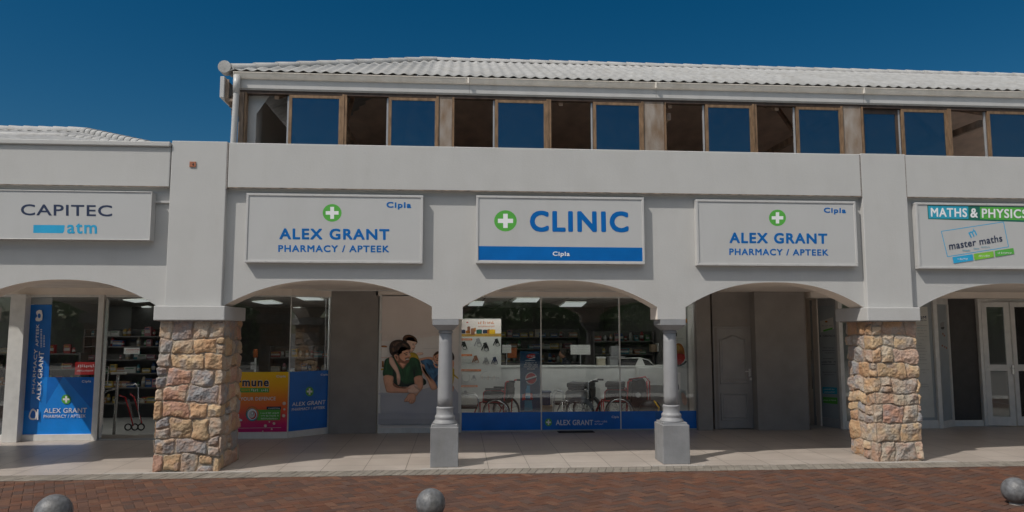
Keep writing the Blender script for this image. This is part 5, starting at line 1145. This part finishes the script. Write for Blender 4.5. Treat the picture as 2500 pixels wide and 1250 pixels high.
b = MB(); b.ball((x, 15.4, .28), .22, BLACK, 16, 1.2, .9, 1.1); b.build('bag_body', t); b = MB(); b.tube([(x + .08, 15.18, .15), (x + .12, 15.15, .38), (x + .03, 15.2, .52)], .018, YELLOW); b.build('strap', t); b = MB(); b.lathe((x - .1, 15.15, .2), [(.06, -.02), (.06, .02)], CYAN, 16, axis='Y'); b.build('buckle', t)
# low white display wall
t = thing('display_counter', 'long white display counter behind the wheelchairs', 'counter', (0, 0, 0))
zc = PZ(1400, 897, 16.0)
MB().box(PX(1222, 900, 16), PX(1640, 900, 16.0), 16.0, 16.05, 0, zc, WHITEB).build('front_panel', t, bevel=.004)
MB().box(PX(1222, 900, 16) - .02, PX(1640, 900, 16) + .02, 15.985, 16.5, zc, zc + .03, WHITEB).build('counter_top', t, bevel=.004)
MB().box(PX(1560, 940, 15.7), PX(1690, 940, 15.7), 15.7, 15.98, PZ(1600, 941, 15.7), PZ(1600, 898, 15.7), WHITEB).build('cabinet', t, bevel=.006)
MB().ring((PX(1583, 926, 15.69), 15.69, PZ(1583, 926, 15.69)), .02, .004, BLACKV).build('cabinet_knob', t)
# product poster board
Yp = 15.75
def board(name, label, x0, y0, x1, y1, Y, m, cat, thick=.012, stand=True):
    t = thing(name, label, cat, (PX(x0, y1, Y), Y, 0)); MB().box(PX(x0, y1, Y), PX(x1, y1, Y), Y, Y + thick, .02, PZ(x0, y0, Y), m).build('panel', t, bevel=.002)
    if stand: MB().box(PX(x0, y1, Y) + .02, PX(x1, y1, Y) - .02, Y - .06, Y + .12, 0, .03, ALUG).build('foot', t)
    return t
t = board('product_poster', 'pale product poster of wheelchairs with orange headings at the left of the clinic window', 1125, 778, 1223, 1006, Yp, PALEP, 'poster')
p = Print((0, Yp, 0), (0, -1, 0), zoom=(1120, 720, 4.309), eps=.0002)
p.layer = 1; p.poly([(24, 258), (24, 438), (446, 438), (446, 258)], PBACK); p.poly([(24, 410), (24, 438), (446, 438), (446, 405)], mat('ochre_print', (.5, .3, .06), .4))
p.poly([(76, 295), (90, 280), (104, 295)], RED); p.scribble(205, 278, 370, 306, ORANGE, seed=1); p.scribble(208, 322, 372, 340, ORANGE, seed=2)
r = random.Random(4)
for x, y, w, h, m in ((30, 365, 40, 40, SLATE), (75, 372, 45, 34, AMBER), (90, 330, 30, 45, SKIN3), (128, 350, 40, 70, SKIN3), (160, 345, 20, 40, AMBER), (185, 362, 60, 46, GREEN2), (252, 365, 50, 40, SLATE), (300, 360, 30, 46, AMBER), (322, 362, 62, 48, YELLOW)): p.poly([(x, y + 5), (x, y + h), (x + w, y + h), (x + w, y + 3), (x + w * .5, y)], m)
for x, y, x2, y2 in ((24, 458, 142, 478), (24, 624, 140, 644), (22, 782, 234, 803), (26, 950, 198, 970)): p.rect(x, y, x2, y2, ORANGE); p.scribble(x + 12, y + 6, x2 - 14, y2 - 6, WHITEV, seed=int(y))
def mini(x, y, s, tint=BLACKV):
    p.poly([(x - 6 * s, y - 2 * s), (x + 16 * s, y - 8 * s), (x + 28 * s, y + 24 * s), (x + 4 * s, y + 34 * s)], tint)       # a tiny printed picture of a wheelchair
    p.poly([(x, y), (x + 14 * s, y - 4 * s), (x + 22 * s, y + 26 * s), (x + 6 * s, y + 24 * s)], tint); p.line([(x + 2 * s, y + 4 * s), (x - 10 * s, y + 30 * s), (x - 16 * s, y + 46 * s)], 7 * s, tint); p.line([(x + 20 * s, y + 22 * s), (x + 34 * s, y + 48 * s)], 4 * s, tint)
    for q in range(12):
        a = q * math.pi / 6; a2 = a + math.pi / 6; p.line([(x + 16 * s + 15 * s * math.cos(a), y + 36 * s + 15 * s * math.sin(a)), (x + 16 * s + 15 * s * math.cos(a2), y + 36 * s + 15 * s * math.sin(a2))], 3 * s, tint)
for x, y, s, m in ((40, 500, 1.5, BLACKV), (190, 465, 1.6, GREYV), (265, 510, 1.6, BLACKV), (385, 468, 1.4, BLACKV), (165, 645, 1.4, SKIN3), (275, 665, 1.3, GREYV), (365, 660, 1.4, SLATE), (150, 850, 1.0, GREYV), (60, 1010, 1.2, GREYV)): mini(x, y, s, m)
p.disc(75, 870, 42, 48, GREYV); p.disc(75, 868, 39, 45, PALEP)
for i in range(9): p.line([(245 + i * 21, 850 + (i % 3) * 8), (245 + i * 21, 880 + (i % 2) * 12)], 4, (AMBER, GREYV, SKIN3)[i % 3])
p.line([(240, 866), (430, 870)], 3, GREYV); p.line([(225, 880), (232, 840), (260, 810), (300, 800)], 2.5, GREYV)
for i in range(7): p.scribble(24 + (i % 2) * 60, 655 + i * 12, 90 + (i % 3) * 10, 660 + i * 12, GREYV, seed=30 + i)
p.build('printed_pictures', t)
Yb = 14.95
t = board('banner_stand', 'upright dark blue banner with two red badges and white slogan', 1270, 858, 1319, 1010, Yb, mat('blue_banner', (.005, .04, .12), .35, col2=(.004, .10, .2), scale=1.6), 'banner')
p = Print((0, Yb, 0), (0, -1, 0), zoom=(1120, 720, 4.309), eps=.0002)
p.poly([(715, 640), (740, 622), (795, 622), (800, 640), (770, 662), (722, 662)], RED, 3); p.scribble(726, 634, 790, 650, WHITEV, seed=1); p.line([(742, 674), (803, 655)], 6, WHITEV); p.line([(700, 688), (804, 690)], 4, WHITEV)
for i, (a, c) in enumerate(((702, 818), (690, 826), (684, 830), (716, 800))): p.scribble(a, 705 + i * 21, c, 722 + i * 21, WHITEV, seed=40 + i)
p.disc(760, 878, 60, 63, WHITEV); p.disc(762, 878, 54, 57, RED); p.poly([(702, 882), (818, 848), (820, 862), (704, 898)], WHITEV); p.poly([(702, 896), (818, 864), (820, 874), (704, 910)], SLATE)
p.poly([(716, 952), (748, 952), (748, 980), (752, 1000), (752, 1090), (704, 1090), (704, 1000), (716, 980)], CYAN); p.poly([(706, 1030), (750, 1030), (750, 1060), (706, 1060)], WHITEV)
p.poly([(668, 1050), (700, 1035), (700, 1100), (668, 1110)], RED); p.poly([(752, 1030), (775, 1040), (780, 1100), (752, 1100)], RED); p.poly([(694, 1110), (770, 1110), (776, 1215), (690, 1215)], TEAL)
for i in range(6): p.scribble(700, 1120 + i * 16, 768, 1128 + i * 16, CYAN, seed=60 + i)
p.build('printed_pictures', t)
# rolled banner with round medicine picture by the right column
Yr = 14.9
t = board('banner_stand', 'pale upright banner with a round amber picture behind the right column', 1638, 778, 1679, 1008, Yr, PALEP, 'banner')
p = Print((0, Yr, 0), (0, -1, 0), zoom=(1590, 720, 3.676), eps=.0002)
p.poly([(275, 214), (322, 214), (322, 250), (275, 250)], AMBER); p.scribble(196, 388, 290, 398, GREYV, seed=1); p.scribble(196, 408, 282, 416, GREYV, seed=2); p.poly([(218, 338), (230, 338), (230, 372), (218, 372)], BLACKV)
p.disc(245, 535, 62, 105, WHITEV); p.disc(245, 530, 56, 98, AMBER); p.poly([(200, 532), (300, 536), (290, 600), (240, 632), (205, 610)], RED, 2); p.poly([(210, 470), (240, 445), (260, 480), (225, 500)], mat('ochre_print', (.5, .3, .06)), 2); p.poly([(200, 600), (250, 630), (310, 590), (312, 612), (262, 640), (200, 640)], BLACKV, 2)
p.poly([(205, 680), (262, 700), (262, 1010), (205, 1000)], PLIGHT); p.poly([(210, 780), (240, 790), (248, 850), (212, 850)], BLACKV, 2); p.poly([(218, 800), (236, 806), (240, 845), (220, 845)], WHITEV, 2); p.poly([(214, 862), (242, 862), (242, 880), (214, 880)], ORANGE)
p.poly([(270, 880), (300, 890), (322, 940), (310, 990), (280, 970)], SKIN2, 3); p.build('printed_pictures', t)
# doormat
t = thing('doormat', 'thin black mat on the tiles below the clinic window', 'mat', (0, 0, 0)); a = PX(1362, 1058, 14.4); c = PX(1450, 1058, 14.4)
MB().box(a, c, 14.30, 14.52, .001, .012, RUBBER).build('mat_pad', t, bevel=.003); MB().box(a + .03, c - .03, 14.325, 14.495, .012, .016, mat('mat_pile', (.03, .03, .03), .95, var=.4, scale=60, bump=.8)).build('mat_pile', t)

# ---- behind the counter
def paper_sign(label, x0, y0, x1, y1, Y, stick=True):
    t = thing('paper_notice', label, 'notice', (0, 0, 0), 'paper notices behind the counter')
    MB().box(PX(x0, y0, Y), PX(x1, y0, Y), Y, Y + .006, PZ(x0, y1, Y), PZ(x0, y0, Y), WHITEB).build('sheet', t)
    p = Print((0, Y, 0), (0, -1, 0), eps=.0002); 
    for i in range(int((y1 - y0) / 4)): p.scribble(x0 + 2, y0 + 2 + i * 4, x1 - 2, y0 + 3.6 + i * 4, GREYV, seed=i)
    p.build('print', t)
    if stick: xm = (PX(x0, y0, Y) + PX(x1, y0, Y)) / 2; MB().box(xm - .008, xm + .008, Y + .008, Y + .02, 0.0, PZ(x0, y1, Y) + .05, ALUG).build('pole', t)
    return t
paper_sign('wide printed notice on a pole beside the shop assistant', 1393, 842, 1441, 866, 16.6)
paper_sign('white notice with orange lettering right of the product poster', 1226, 842, 1248, 862, 16.3)
def box_thing(name, label, cat, x0, y0, x1, y1, Y, d, m, lidm=None, group=None):
    t = thing(name, label, cat, (0, 0, 0), group); a, c = PX(x0, y0, Y), PX(x1, y0, Y); z0, z1 = PZ(x0, y1, Y), PZ(x0, y0, Y)
    MB().box(a, c, Y, Y + d, z0, z1, m).build('body', t, bevel=.006)
    if lidm: MB().box(a - .01, c + .01, Y - .01, Y + d + .01, z1, z1 + .03, lidm).build('lid', t, bevel=.004)
    return t
box_thing('dispenser', 'small beige dispenser on the counter', 'dispenser', 1460, 875, 1478, 897, 16.2, .2, mat('beige_plastic', (.42, .38, .28), .5), WHITEB)
box_thing('till_screen', 'grey upright till screen on the counter', 'screen', 1492, 845, 1514, 872, 16.25, .08, mat('grey_plastic', (.22, .22, .22), .5))
box_thing('printer', 'grey printer under the till screen', 'printer', 1489, 874, 1525, 897, 16.15, .3, MATS['grey_plastic'], MATS['grey_plastic'])
box_thing('carton', 'orange container behind the notice', 'box', 1240, 850, 1262, 874, 17.2, .3, mat('orange_plastic', (.35, .09, .02), .5))
box_thing('carton', 'pale carton leaning on the right shelf', 'box', 1605, 838, 1617, 858, 17.4, .2, WHITEB); box_thing('carton', 'brown carton on the right shelf', 'box', 1590, 841, 1603, 859, 17.4, .2, CARD)
# glazed cabinet / toy car shape on the right of the counter
t = thing('display_case', 'low white rimmed glass case at the right end of the counter', 'display case', (0, 0, 0)); a, c = PX(1510, 880, 16.1), PX(1596, 880, 16.1)
MB().prism([(a, 16.1, zc + .03), (a + .02, 16.1, zc + .19), (c - .3, 16.1, zc + .19), (c - .1, 16.1, zc + .12), (c, 16.1, zc + .03)], (0, .3, 0), BLACK).build('case_body', t, bevel=.01)
MB().tube([(a, 16.09, zc + .19), (c - .3, 16.09, zc + .2), (c - .12, 16.09, zc + .15), (c, 16.09, zc + .04)], .011, WHITEB).build('rim', t); MB().prism([(c - .42, 16.085, zc + .03), (c - .34, 16.085, zc + .19), (c - .27, 16.085, zc + .19), (c - .2, 16.085, zc + .03)], (0, .01, 0), WHITEB).build('strut', t)
# shelf units with packets
pack_mats = [mat('packet_%s' % n, c, .45, var=.12, scale=12) for n, c in (('white', (.3, .3, .28)), ('red', (.2, .02, .02)), ('blue', (.02, .06, .16)), ('green', (.03, .12, .05)), ('yellow', (.3, .2, .03)), ('brown', (.25, .13, .06)), ('cream', (.3, .25, .18)), ('teal', (.02, .12, .15)), ('pink', (.25, .1, .11)))]
pack_cache = {}
def packet(kind, x, y, z, s, rz, label, group):
    key = kind
    if key not in pack_cache:
        m = pack_mats[kind % 9]; b = MB(); w, d, h = ((.10, .06, .14), (.07, .07, .17), (.16, .09, .09), (.06, .06, .11))[kind // 9 % 4]
        if kind // 9 % 4 in (1, 3): b.lathe((0, 0, 0), [(w / 2, 0), (w / 2, h * .75), (w * .3, h * .85), (w * .3, h)], m, 14); b.lathe((0, 0, 0), [(w / 2 + .0006, h * .25), (w / 2 + .0006, h * .6)], pack_mats[0], 14)
        else: b.box(-w / 2, w / 2, -d / 2, d / 2, 0, h, m); b.box(-w / 2 + .01, w / 2 - .01, -d / 2 - .001, -d / 2, h * .3, h * .62, pack_mats[0]); b.box(-w / 2 + .012, w / 2 - .03, -d / 2 - .002, -d / 2 - .001, h * .7, h * .85, pack_mats[(kind + 3) % 9])
        o = b.build('medicine_packet'); pack_cache[key] = o.data; bpy.data.objects.remove(o)
    o = bpy.data.objects.new('medicine_packet', pack_cache[key]); scene.collection.objects.link(o); o.location = (x, y, z); o.rotation_euler = (0, 0, rz); o.scale = (s, s, s)
    return tag(o, label, 'packet', group)
CNAME = ('white', 'red', 'blue', 'green', 'yellow', 'brown', 'cream', 'teal', 'pink'); KNAME = ('box', 'tub', 'carton', 'bottle')
ORD = ('first', 'second', 'third', 'fourth', 'fifth', 'sixth', 'seventh', 'eighth', 'ninth', 'tenth', 'eleventh', 'twelfth', 'thirteenth', 'fourteenth', 'fifteenth', 'sixteenth', 'seventeenth', 'eighteenth', 'nineteenth', 'twentieth')
def shelf_unit(label, x0, x1, y, levels, rz, plab, seed, top=1.7, back=True):
    t = thing('shelf_unit', label, 'shelf', (0, 0, 0)); r = random.Random(seed); where = plab[plab.index(' on ') + 4:]
    b = MB(); b.box(x0, x0 + .03, y, y + .35, 0, top, SHELF); b.box(x1 - .03, x1, y, y + .35, 0, top, SHELF)
    if back: b.box(x0 + .03, x1 - .03, y + .33, y + .35, 0, top, SHELF)
    b.build('side_frame', t)
    for li, z in enumerate(levels):
        MB().box(x0 + .03, x1 - .03, y, y + .33, z - .025, z, mat('grey_shelf', (.10, .095, .09), .5)).build('shelf_board', t); x = x0 + .12; q = 0
        while x < x1 - .1:
            k = r.randrange(36); s = r.uniform(.9, 1.5)
            if r.random() < .88:
                packet(k, x, y + .12 + r.uniform(-.03, .05), z, s, r.uniform(-.25, .25), '%s %s, %s from left on the %s board up of %s' % (CNAME[k % 9], KNAME[k // 9 % 4], ORD[min(q, 19)], ORD[li], where), plab); q += 1
            x += r.uniform(.1, .2) * (1.1 if k // 9 % 4 == 2 else 1)
    return t
shelf_unit('dark shelves of packets seen through the open door', -8.4, -6.5, 17.2, (.35, .7, 1.02, 1.32, 1.62, 1.85), 0, 'packets on the open door shelves', 5, 2.0)
shelf_unit('counter shelf behind the tall left window', -9.95, -8.15, 16.6, (.8, 1.15, 1.48), 0, 'packets on the tall window shelves', 6, 1.5)
shelf_unit('back shelves on the left of the clinic', .3, 3.2, 19.0, (1.15, 1.5, 1.8), 0, 'packets on the left clinic shelves', 8, 2.0)
shelf_unit('back shelves on the right of the clinic', 3.3, 4.8, 17.6, (1.05, 1.4, 1.72), 0, 'packets on the right clinic shelves', 9, 1.95)
shelf_unit('shelves behind the corner window', -4.4, -2.2, 17.6, (.6, 1.0, 1.35), 0, 'packets on the corner window shelves', 10, 1.6)
# red promotional board, white cards hanging at the shelves
def hang_card(label, x0, y0, x1, y1, Y, m, m2):
    t = thing('price_card', label, 'card', (0, 0, 0)); MB().box(PX(x0, y0, Y), PX(x1, y0, Y), Y, Y + .01, PZ(x0, y1, Y), PZ(x0, y0, Y), m).build('card_board', t)
    p = Print((0, Y, 0), (0, -1, 0), eps=.0002); h = (y1 - y0); p.scribble(x0 + 2, y0 + h * .2, x1 - 2, y0 + h * .45, m2, seed=1); p.scribble(x0 + 4, y0 + h * .6, x1 - 5, y0 + h * .75, m2, seed=2); p.build('print', t); return t
hang_card('red sale board behind the tall left window', 184, 884, 231, 915, 15.6, RED, WHITEV)
hang_card('white price card on the shelves inside the open door', 303, 849, 341, 864, 16.9, WHITEB, RED)
hang_card('white sheet on a stand behind the corner window', 612, 884, 626, 902, 14.6, WHITEB, GREYV)
# rollator with red frame in the doorway, security gate
t = thing('rollator', 'red and silver rollator inside the open door', 'rollator', (0, 0, 0)); x = PX(325, 1000, 15.2); y = 15.2
MB().tube([(x - .28, y, .70), (x - .16, y, .66), (x + .02, y, .10)], .014, REDM).build('red_tube', t); MB().tube([(x - .2, y + .3, .70), (x - .12, y + .3, .64), (x + .06, y + .3, .10)], .014, REDM).build('red_tube', t)
MB().tube([(x - .22, y, .88), (x + .03, y, .92), (x + .08, y, .84), (x + .10, y, .4), (x + .16, y, .12)], .012, STEEL).build('handle_tube', t)
MB().prism([(x - .14, y, .62), (x - .08, y, .62), (x + .02, y, .26), (x - .04, y, .26)], (0, .02, 0), STEEL).build('pouch', t)
for q in (-.08, .05, .17): MB().ring((x + q, y, .08), .06, .014, RUBBER, 'Y', 18, 6).build('caster', t)
t = thing('security_gate', 'slim silver security arch post in the open doorway', 'gate post', (0, 0, 0)); x = PX(281, 1000, 14.75); y = 14.75
MB().tube([(x, y, 0), (x + .02, y, 1.0), (x + .02, y, 1.14)], .028, STEEL, 10).build('post', t); MB().box(x - .1, x + .16, y - .04, y + .04, 1.14, 1.18, WHITEB).build('top_plate', t, bevel=.005); MB().tube([(x - .28, y, .62), (x - .24, y, .76), (x - .14, y, .84), (x, y, .86)], .016, STEEL).build('side_arm', t)
# orange topped stand, goods
t = thing('display_stand', 'stand with an orange top behind the corner window', 'stand', (0, 0, 0)); a = PX(618, 880, 14.9); c = PX(627, 880, 14.9)
MB().box(a, c, 14.9, 14.95, PZ(620, 873, 14.9), PZ(620, 853, 14.9), mat('orange_plastic', (.35, .09, .02), .5)).build('top', t, bevel=.004); MB().box(a + .02, c - .02, 14.91, 14.94, 0, PZ(620, 873, 14.9), WHITEB).build('pole', t)
# ceiling lights (lit)
def ceiling_light(quad, label, grp):
    c = [G(x, y, CZ - .02) for x, y in quad]; t = thing('ceiling_light', label, 'ceiling light', tuple(sum((Vector(q) for q in c), Vector()) / 4), grp)
    MB().prism(c, (0, 0, .015), CEILGL).build('diffuser', t); ce = sum(c, Vector()) / 4; f = MB(); k = [ce + (q - ce) * 1.10 for q in c]
    for i in range(4): f.face([c[i], k[i], k[(i + 1) % 4], c[(i + 1) % 4]], WHITEB)
    f.build('frame', t)
for q, l in ((((1365, 749), (1380, 738.5), (1432, 738.5), (1420, 749)), 'ceiling light panel right of the middle glazing bar, nearer'), (((1338, 764), (1352, 757), (1392, 757), (1382, 764)), 'small far ceiling light panel right of the middle glazing bar'),
             (((1250, 738), (1262, 729), (1318, 729), (1310, 738)), 'ceiling light panel left of the middle glazing bar'), (((1142, 747), (1150, 737), (1182, 737), (1178, 747)), 'nearest ceiling light of three at the left of the clinic'),
             (((1133, 763), (1136, 757), (1180, 757), (1176, 763)), 'second ceiling light at the left of the clinic'), (((1131, 776), (1133, 771.5), (1178, 771.5), (1175, 776)), 'farthest ceiling light at the left of the clinic'),
             (((615, 737), (665, 734), (689, 742), (645, 743)), 'left ceiling light behind the corner window'), (((713, 722), (768, 721), (792, 733), (742, 733.5)), 'nearest ceiling light behind the corner window'),
             (((690, 753), (732, 751), (754, 759), (718, 759)), 'far ceiling light behind the corner window'), (((672, 788), (700, 785), (716, 789), (690, 790)), 'faint distant ceiling strip behind the corner window'),
             (((300, 733), (350, 731), (372, 736), (330, 739)), 'ceiling light inside the open door'), (((345, 750), (362, 748), (372, 752), (352, 753)), 'small far ceiling light inside the open door')):
    ceiling_light(q, l, 'lit ceiling panels in the shops')
for i, (x, y, l) in enumerate(((.75, 15.15, 'added fill light over the left third of the clinic window'), (2.4, 15.15, 'added fill light over the middle of the clinic window'), (4.05, 15.15, 'added fill light over the right third of the clinic window'), (-3.6, 14.75, 'added fill light just inside the corner window'), (-7.5, 15.0, 'added fill light inside the open door'), (-8.6, 15.0, 'added fill light inside the tall left window'), (10.9, 16.4, 'added fill light inside the double doors'))):  # unseen glowing panels added to brighten the shop interiors
    t = thing('ceiling_light', l, 'ceiling light', (x, y, CZ), 'lit ceiling panels in the shops')
    MB().box(x - .55, x + .55, y - .28, y + .28, CZ - .02, CZ - .006, FILLGL).build('diffuser', t); MB().box(x - .6, x + .6, y - .32, y + .32, CZ - .012, CZ - .001, WHITEB).build('frame', t)
# shop assistant behind the counter
def person(label, x, y, h, yaw):
    t = thing('person', label, 'person', (0, 0, 0)); s = h / 1.7
    me = bpy.data.meshes.new('body'); o = bpy.data.objects.new('body', me); scene.collection.objects.link(o); o.parent = t
    V = [((0, 0, .92), .14), ((0, 0, 1.08), .125), ((.0, 0, 1.25), .14), ((-.03, 0, 1.40), .10), ((-.06, 0, 1.47), .055), ((-.09, 0, 1.53), .06),
         ((-.0, .17, 1.38), .06), ((-.02, .22, 1.12), .045), ((-.22, .16, 1.08), .035), ((-.33, .10, 1.10), .028),
         ((-.0, -.17, 1.38), .06), ((-.02, -.22, 1.12), .045), ((-.22, -.16, 1.06), .035), ((-.33, -.08, 1.09), .028),
         ((0, .10, .85), .09), ((0, .11, .48), .06), ((.02, .11, .09), .04), ((-.1, .12, .04), .03), ((0, -.10, .85), .09), ((0, -.11, .48), .06), ((.02, -.11, .09), .04), ((-.1, -.12, .04), .03)]
    Ed = [(0, 1), (1, 2), (2, 3), (3, 4), (4, 5), (3, 6), (6, 7), (7, 8), (8, 9), (3, 10), (10, 11), (11, 12), (12, 13), (0, 14), (14, 15), (15, 16), (16, 17), (0, 18), (18, 19), (19, 20), (20, 21)]
    me.from_pydata([tuple(c * s for c in p) for p, r in V], Ed, []); sk = o.modifiers.new('skin', 'SKIN'); sv = me.skin_vertices[0].data if me.skin_vertices else None
    if sv is None: bm = None
    for i, (p, r) in enumerate(V):
        if sv: sv[i].radius = (r * s, r * s); sv[i].use_root = (i == 0)
    o.modifiers.new('sub', 'SUBSURF').levels = 2; o.modifiers['sub'].render_levels = 2; me.materials.append(mat('dark_uniform', (.02, .022, .03), .8, var=.3))
    skin = mat('skin', (.36, .19, .12), .5, var=.1)
    hd = MB(); hd.ball((-.10 * s, 0, 1.60 * s), .105 * s, skin, 20, .9, .75, 1.15); hd.ball((-.195 * s, 0, 1.585 * s), .018 * s, skin, 8, 1.2, .7, 1.2)
    for sy in (-1, 1): hd.ball((-.185 * s, sy * .032 * s, 1.615 * s), .010 * s, BLACKV, 8); hd.ball((-.09 * s, sy * .078 * s, 1.595 * s), .02 * s, skin, 8, .8, .4, 1.3)
    hd.box(-.194 * s, -.186 * s, -.022 * s, .022 * s, 1.542 * s, 1.55 * s, SKIN3); hd.build('head', t)
    ha = MB(); ha.ball((-.075 * s, 0, 1.635 * s), .115 * s, mat('dark_hair', (.02, .014, .01), .6), 20, .95, .86, 1.02); ha.ball((.06 * s, 0, 1.64 * s), .055 * s, MATS['dark_hair'], 12); ha.build('hair', t)
    for sy in (-1, 1):
        hn = MB(); cx, cy, cz = -.36 * s, sy * .085 * s, 1.09 * s; hn.ball((cx, cy, cz), .032 * s, skin, 10, 1.4, 1, .5)
        for k in range(4): hn.tube([(cx - .03, cy + (k - 1.5) * .016, cz), (cx - .065, cy + (k - 1.5) * .018, cz - .006), (cx - .085 + abs(k - 1.5) * .006, cy + (k - 1.5) * .018, cz - .022)], .0075, skin, 6)
        hn.tube([(cx, cy - sy * .025, cz), (cx - .035, cy - sy * .05, cz - .01)], .009, skin, 6); hn.build('hand', t)
    t.location = (x, y, 0); t.rotation_euler = (0, 0, yaw); return t
person('shop assistant in dark clothes with tied dark hair looking down behind the counter', PX(1384, 860, 16.9), 16.95, 1.52, R_(8))

# ================================================================== STREET SIDE
def bollard(cx, cy, R, label):
    t = thing('ball_bollard', label, 'bollard', (cx, cy, 0), 'grey ball bollards along the paving')
    MB().ball((cx, cy, R), R, BALL, 40).build('ball', t)
    MB().lathe((cx, cy, 0), [(R * .55, -.02), (R * .5, .012), (R * .42, .03)], MORTAR, 24).build('footing', t); return t
for px, cy, R, l in ((1051.5, 1229, .157, 'grey ball bollard in the middle, below the left column'), (130.5, 1251, .175, 'cut off grey ball bollard at the bottom left corner'), (2480, 1198, .150, 'grey ball bollard at the right edge of the paving')):
    c = G(px, cy, R); bollard(c.x, c.y, R, l)
# trees and hedge across the street (seen only as reflections in the shop glass)
def tree(x, y, h, r, seed, label):
    rr = np.random.RandomState(seed); t = thing('street_tree', label, 'tree', (x, y, 0), 'trees across the street')
    b = MB(); b.tube([(x, y, -.05), (x + .1, y, h * .3), (x - .05, y + .1, h * .55), (x + .1, y, h * .8)], [.22, .17, .12, .04], BARK, 10)
    for i in range(6):
        a = i * 1.1; b.tube([(x, y, h * (.32 + .06 * i)), (x + r * .4 * math.cos(a), y + r * .4 * math.sin(a), h * (.45 + .06 * i)), (x + r * .8 * math.cos(a), y + r * .8 * math.sin(a), h * (.55 + .06 * i))], [.08, .05, .02], BARK, 6)
    b.build('trunk', t)
    n = 5200; cl = rr.normal(size=(42, 3)); cl /= np.linalg.norm(cl, axis=1)[:, None]; cl *= rr.uniform(.3, 1, (42, 1)) ** .5; cl = cl * [r, r, h * .36] + [x, y, h * .62]
    c = cl[rr.randint(0, 42, n)] + rr.normal(size=(n, 3)) * [.42, .42, .34]; u = rr.normal(size=(n, 3)); u /= np.linalg.norm(u, axis=1)[:, None]; w = np.cross(u, rr.normal(size=(n, 3))); w /= np.linalg.norm(w, axis=1)[:, None]; s = rr.uniform(.07, .14, (n, 1))
    v = np.stack([c - u * s, c - w * s * .5, c + u * s, c + w * s * .5], 1).reshape(-1, 3); b = MB(); b.v = [tuple(p) for p in v.tolist()]; k = b.mi(LEAF); b.f = [[4 * i, 4 * i + 1, 4 * i + 2, 4 * i + 3] for i in range(n)]; b.m = [k] * n; b.smooth = [False] * n; b.build('crown', t)
for i, (x, y, h, r) in enumerate(((-17, -13, 7.5, 3.6), (-9.5, -14, 8.2, 3.8), (-2.5, -12.5, 7.2, 3.6), (4.5, -14, 8.4, 3.9), (11.5, -13, 7.6, 3.7), (18.5, -14, 8, 3.8), (26, -13, 7.4, 3.8))):
    tree(x, y, h, r, 30 + i, ('leafy tree across the street, farthest left of seven', 'leafy tree across the street, second from the left', 'shortest leafy tree across the street, third from left', 'tallest leafy tree, middle of the row across the street', 'leafy tree across the street, third from the right', 'leafy tree across the street, second from the right', 'leafy tree across the street, farthest right')[i])
r_ = np.random.RandomState(9); n = 16000; c = np.stack([r_.uniform(-30, 36, n), r_.uniform(-17.5, -16, n), r_.uniform(0, 1, n) ** .8 * 3.4], 1); c[:, 2] *= 1 + .15 * np.sin(c[:, 0] * 1.3); u = r_.normal(size=(n, 3)); w = r_.normal(size=(n, 3)); s = .16
u /= np.linalg.norm(u, axis=1)[:, None]; w = np.cross(u, w); w /= np.linalg.norm(w, axis=1)[:, None]; v = np.stack([c - u * s, c - w * s, c + u * s, c + w * s], 1).reshape(-1, 3)
b = MB(); b.v = [tuple(p) for p in v.tolist()]; k = b.mi(LEAF); b.f = [[4 * i, 4 * i + 1, 4 * i + 2, 4 * i + 3] for i in range(n)]; b.m = [k] * n; b.smooth = [False] * n
b.box(-30, 36, -17.3, -16.6, 0, 2.6, mat('hedge_core', (.02, .03, .012), .9)); tag(b.build('hedge'), 'dense clipped hedge behind the street trees', 'hedge')
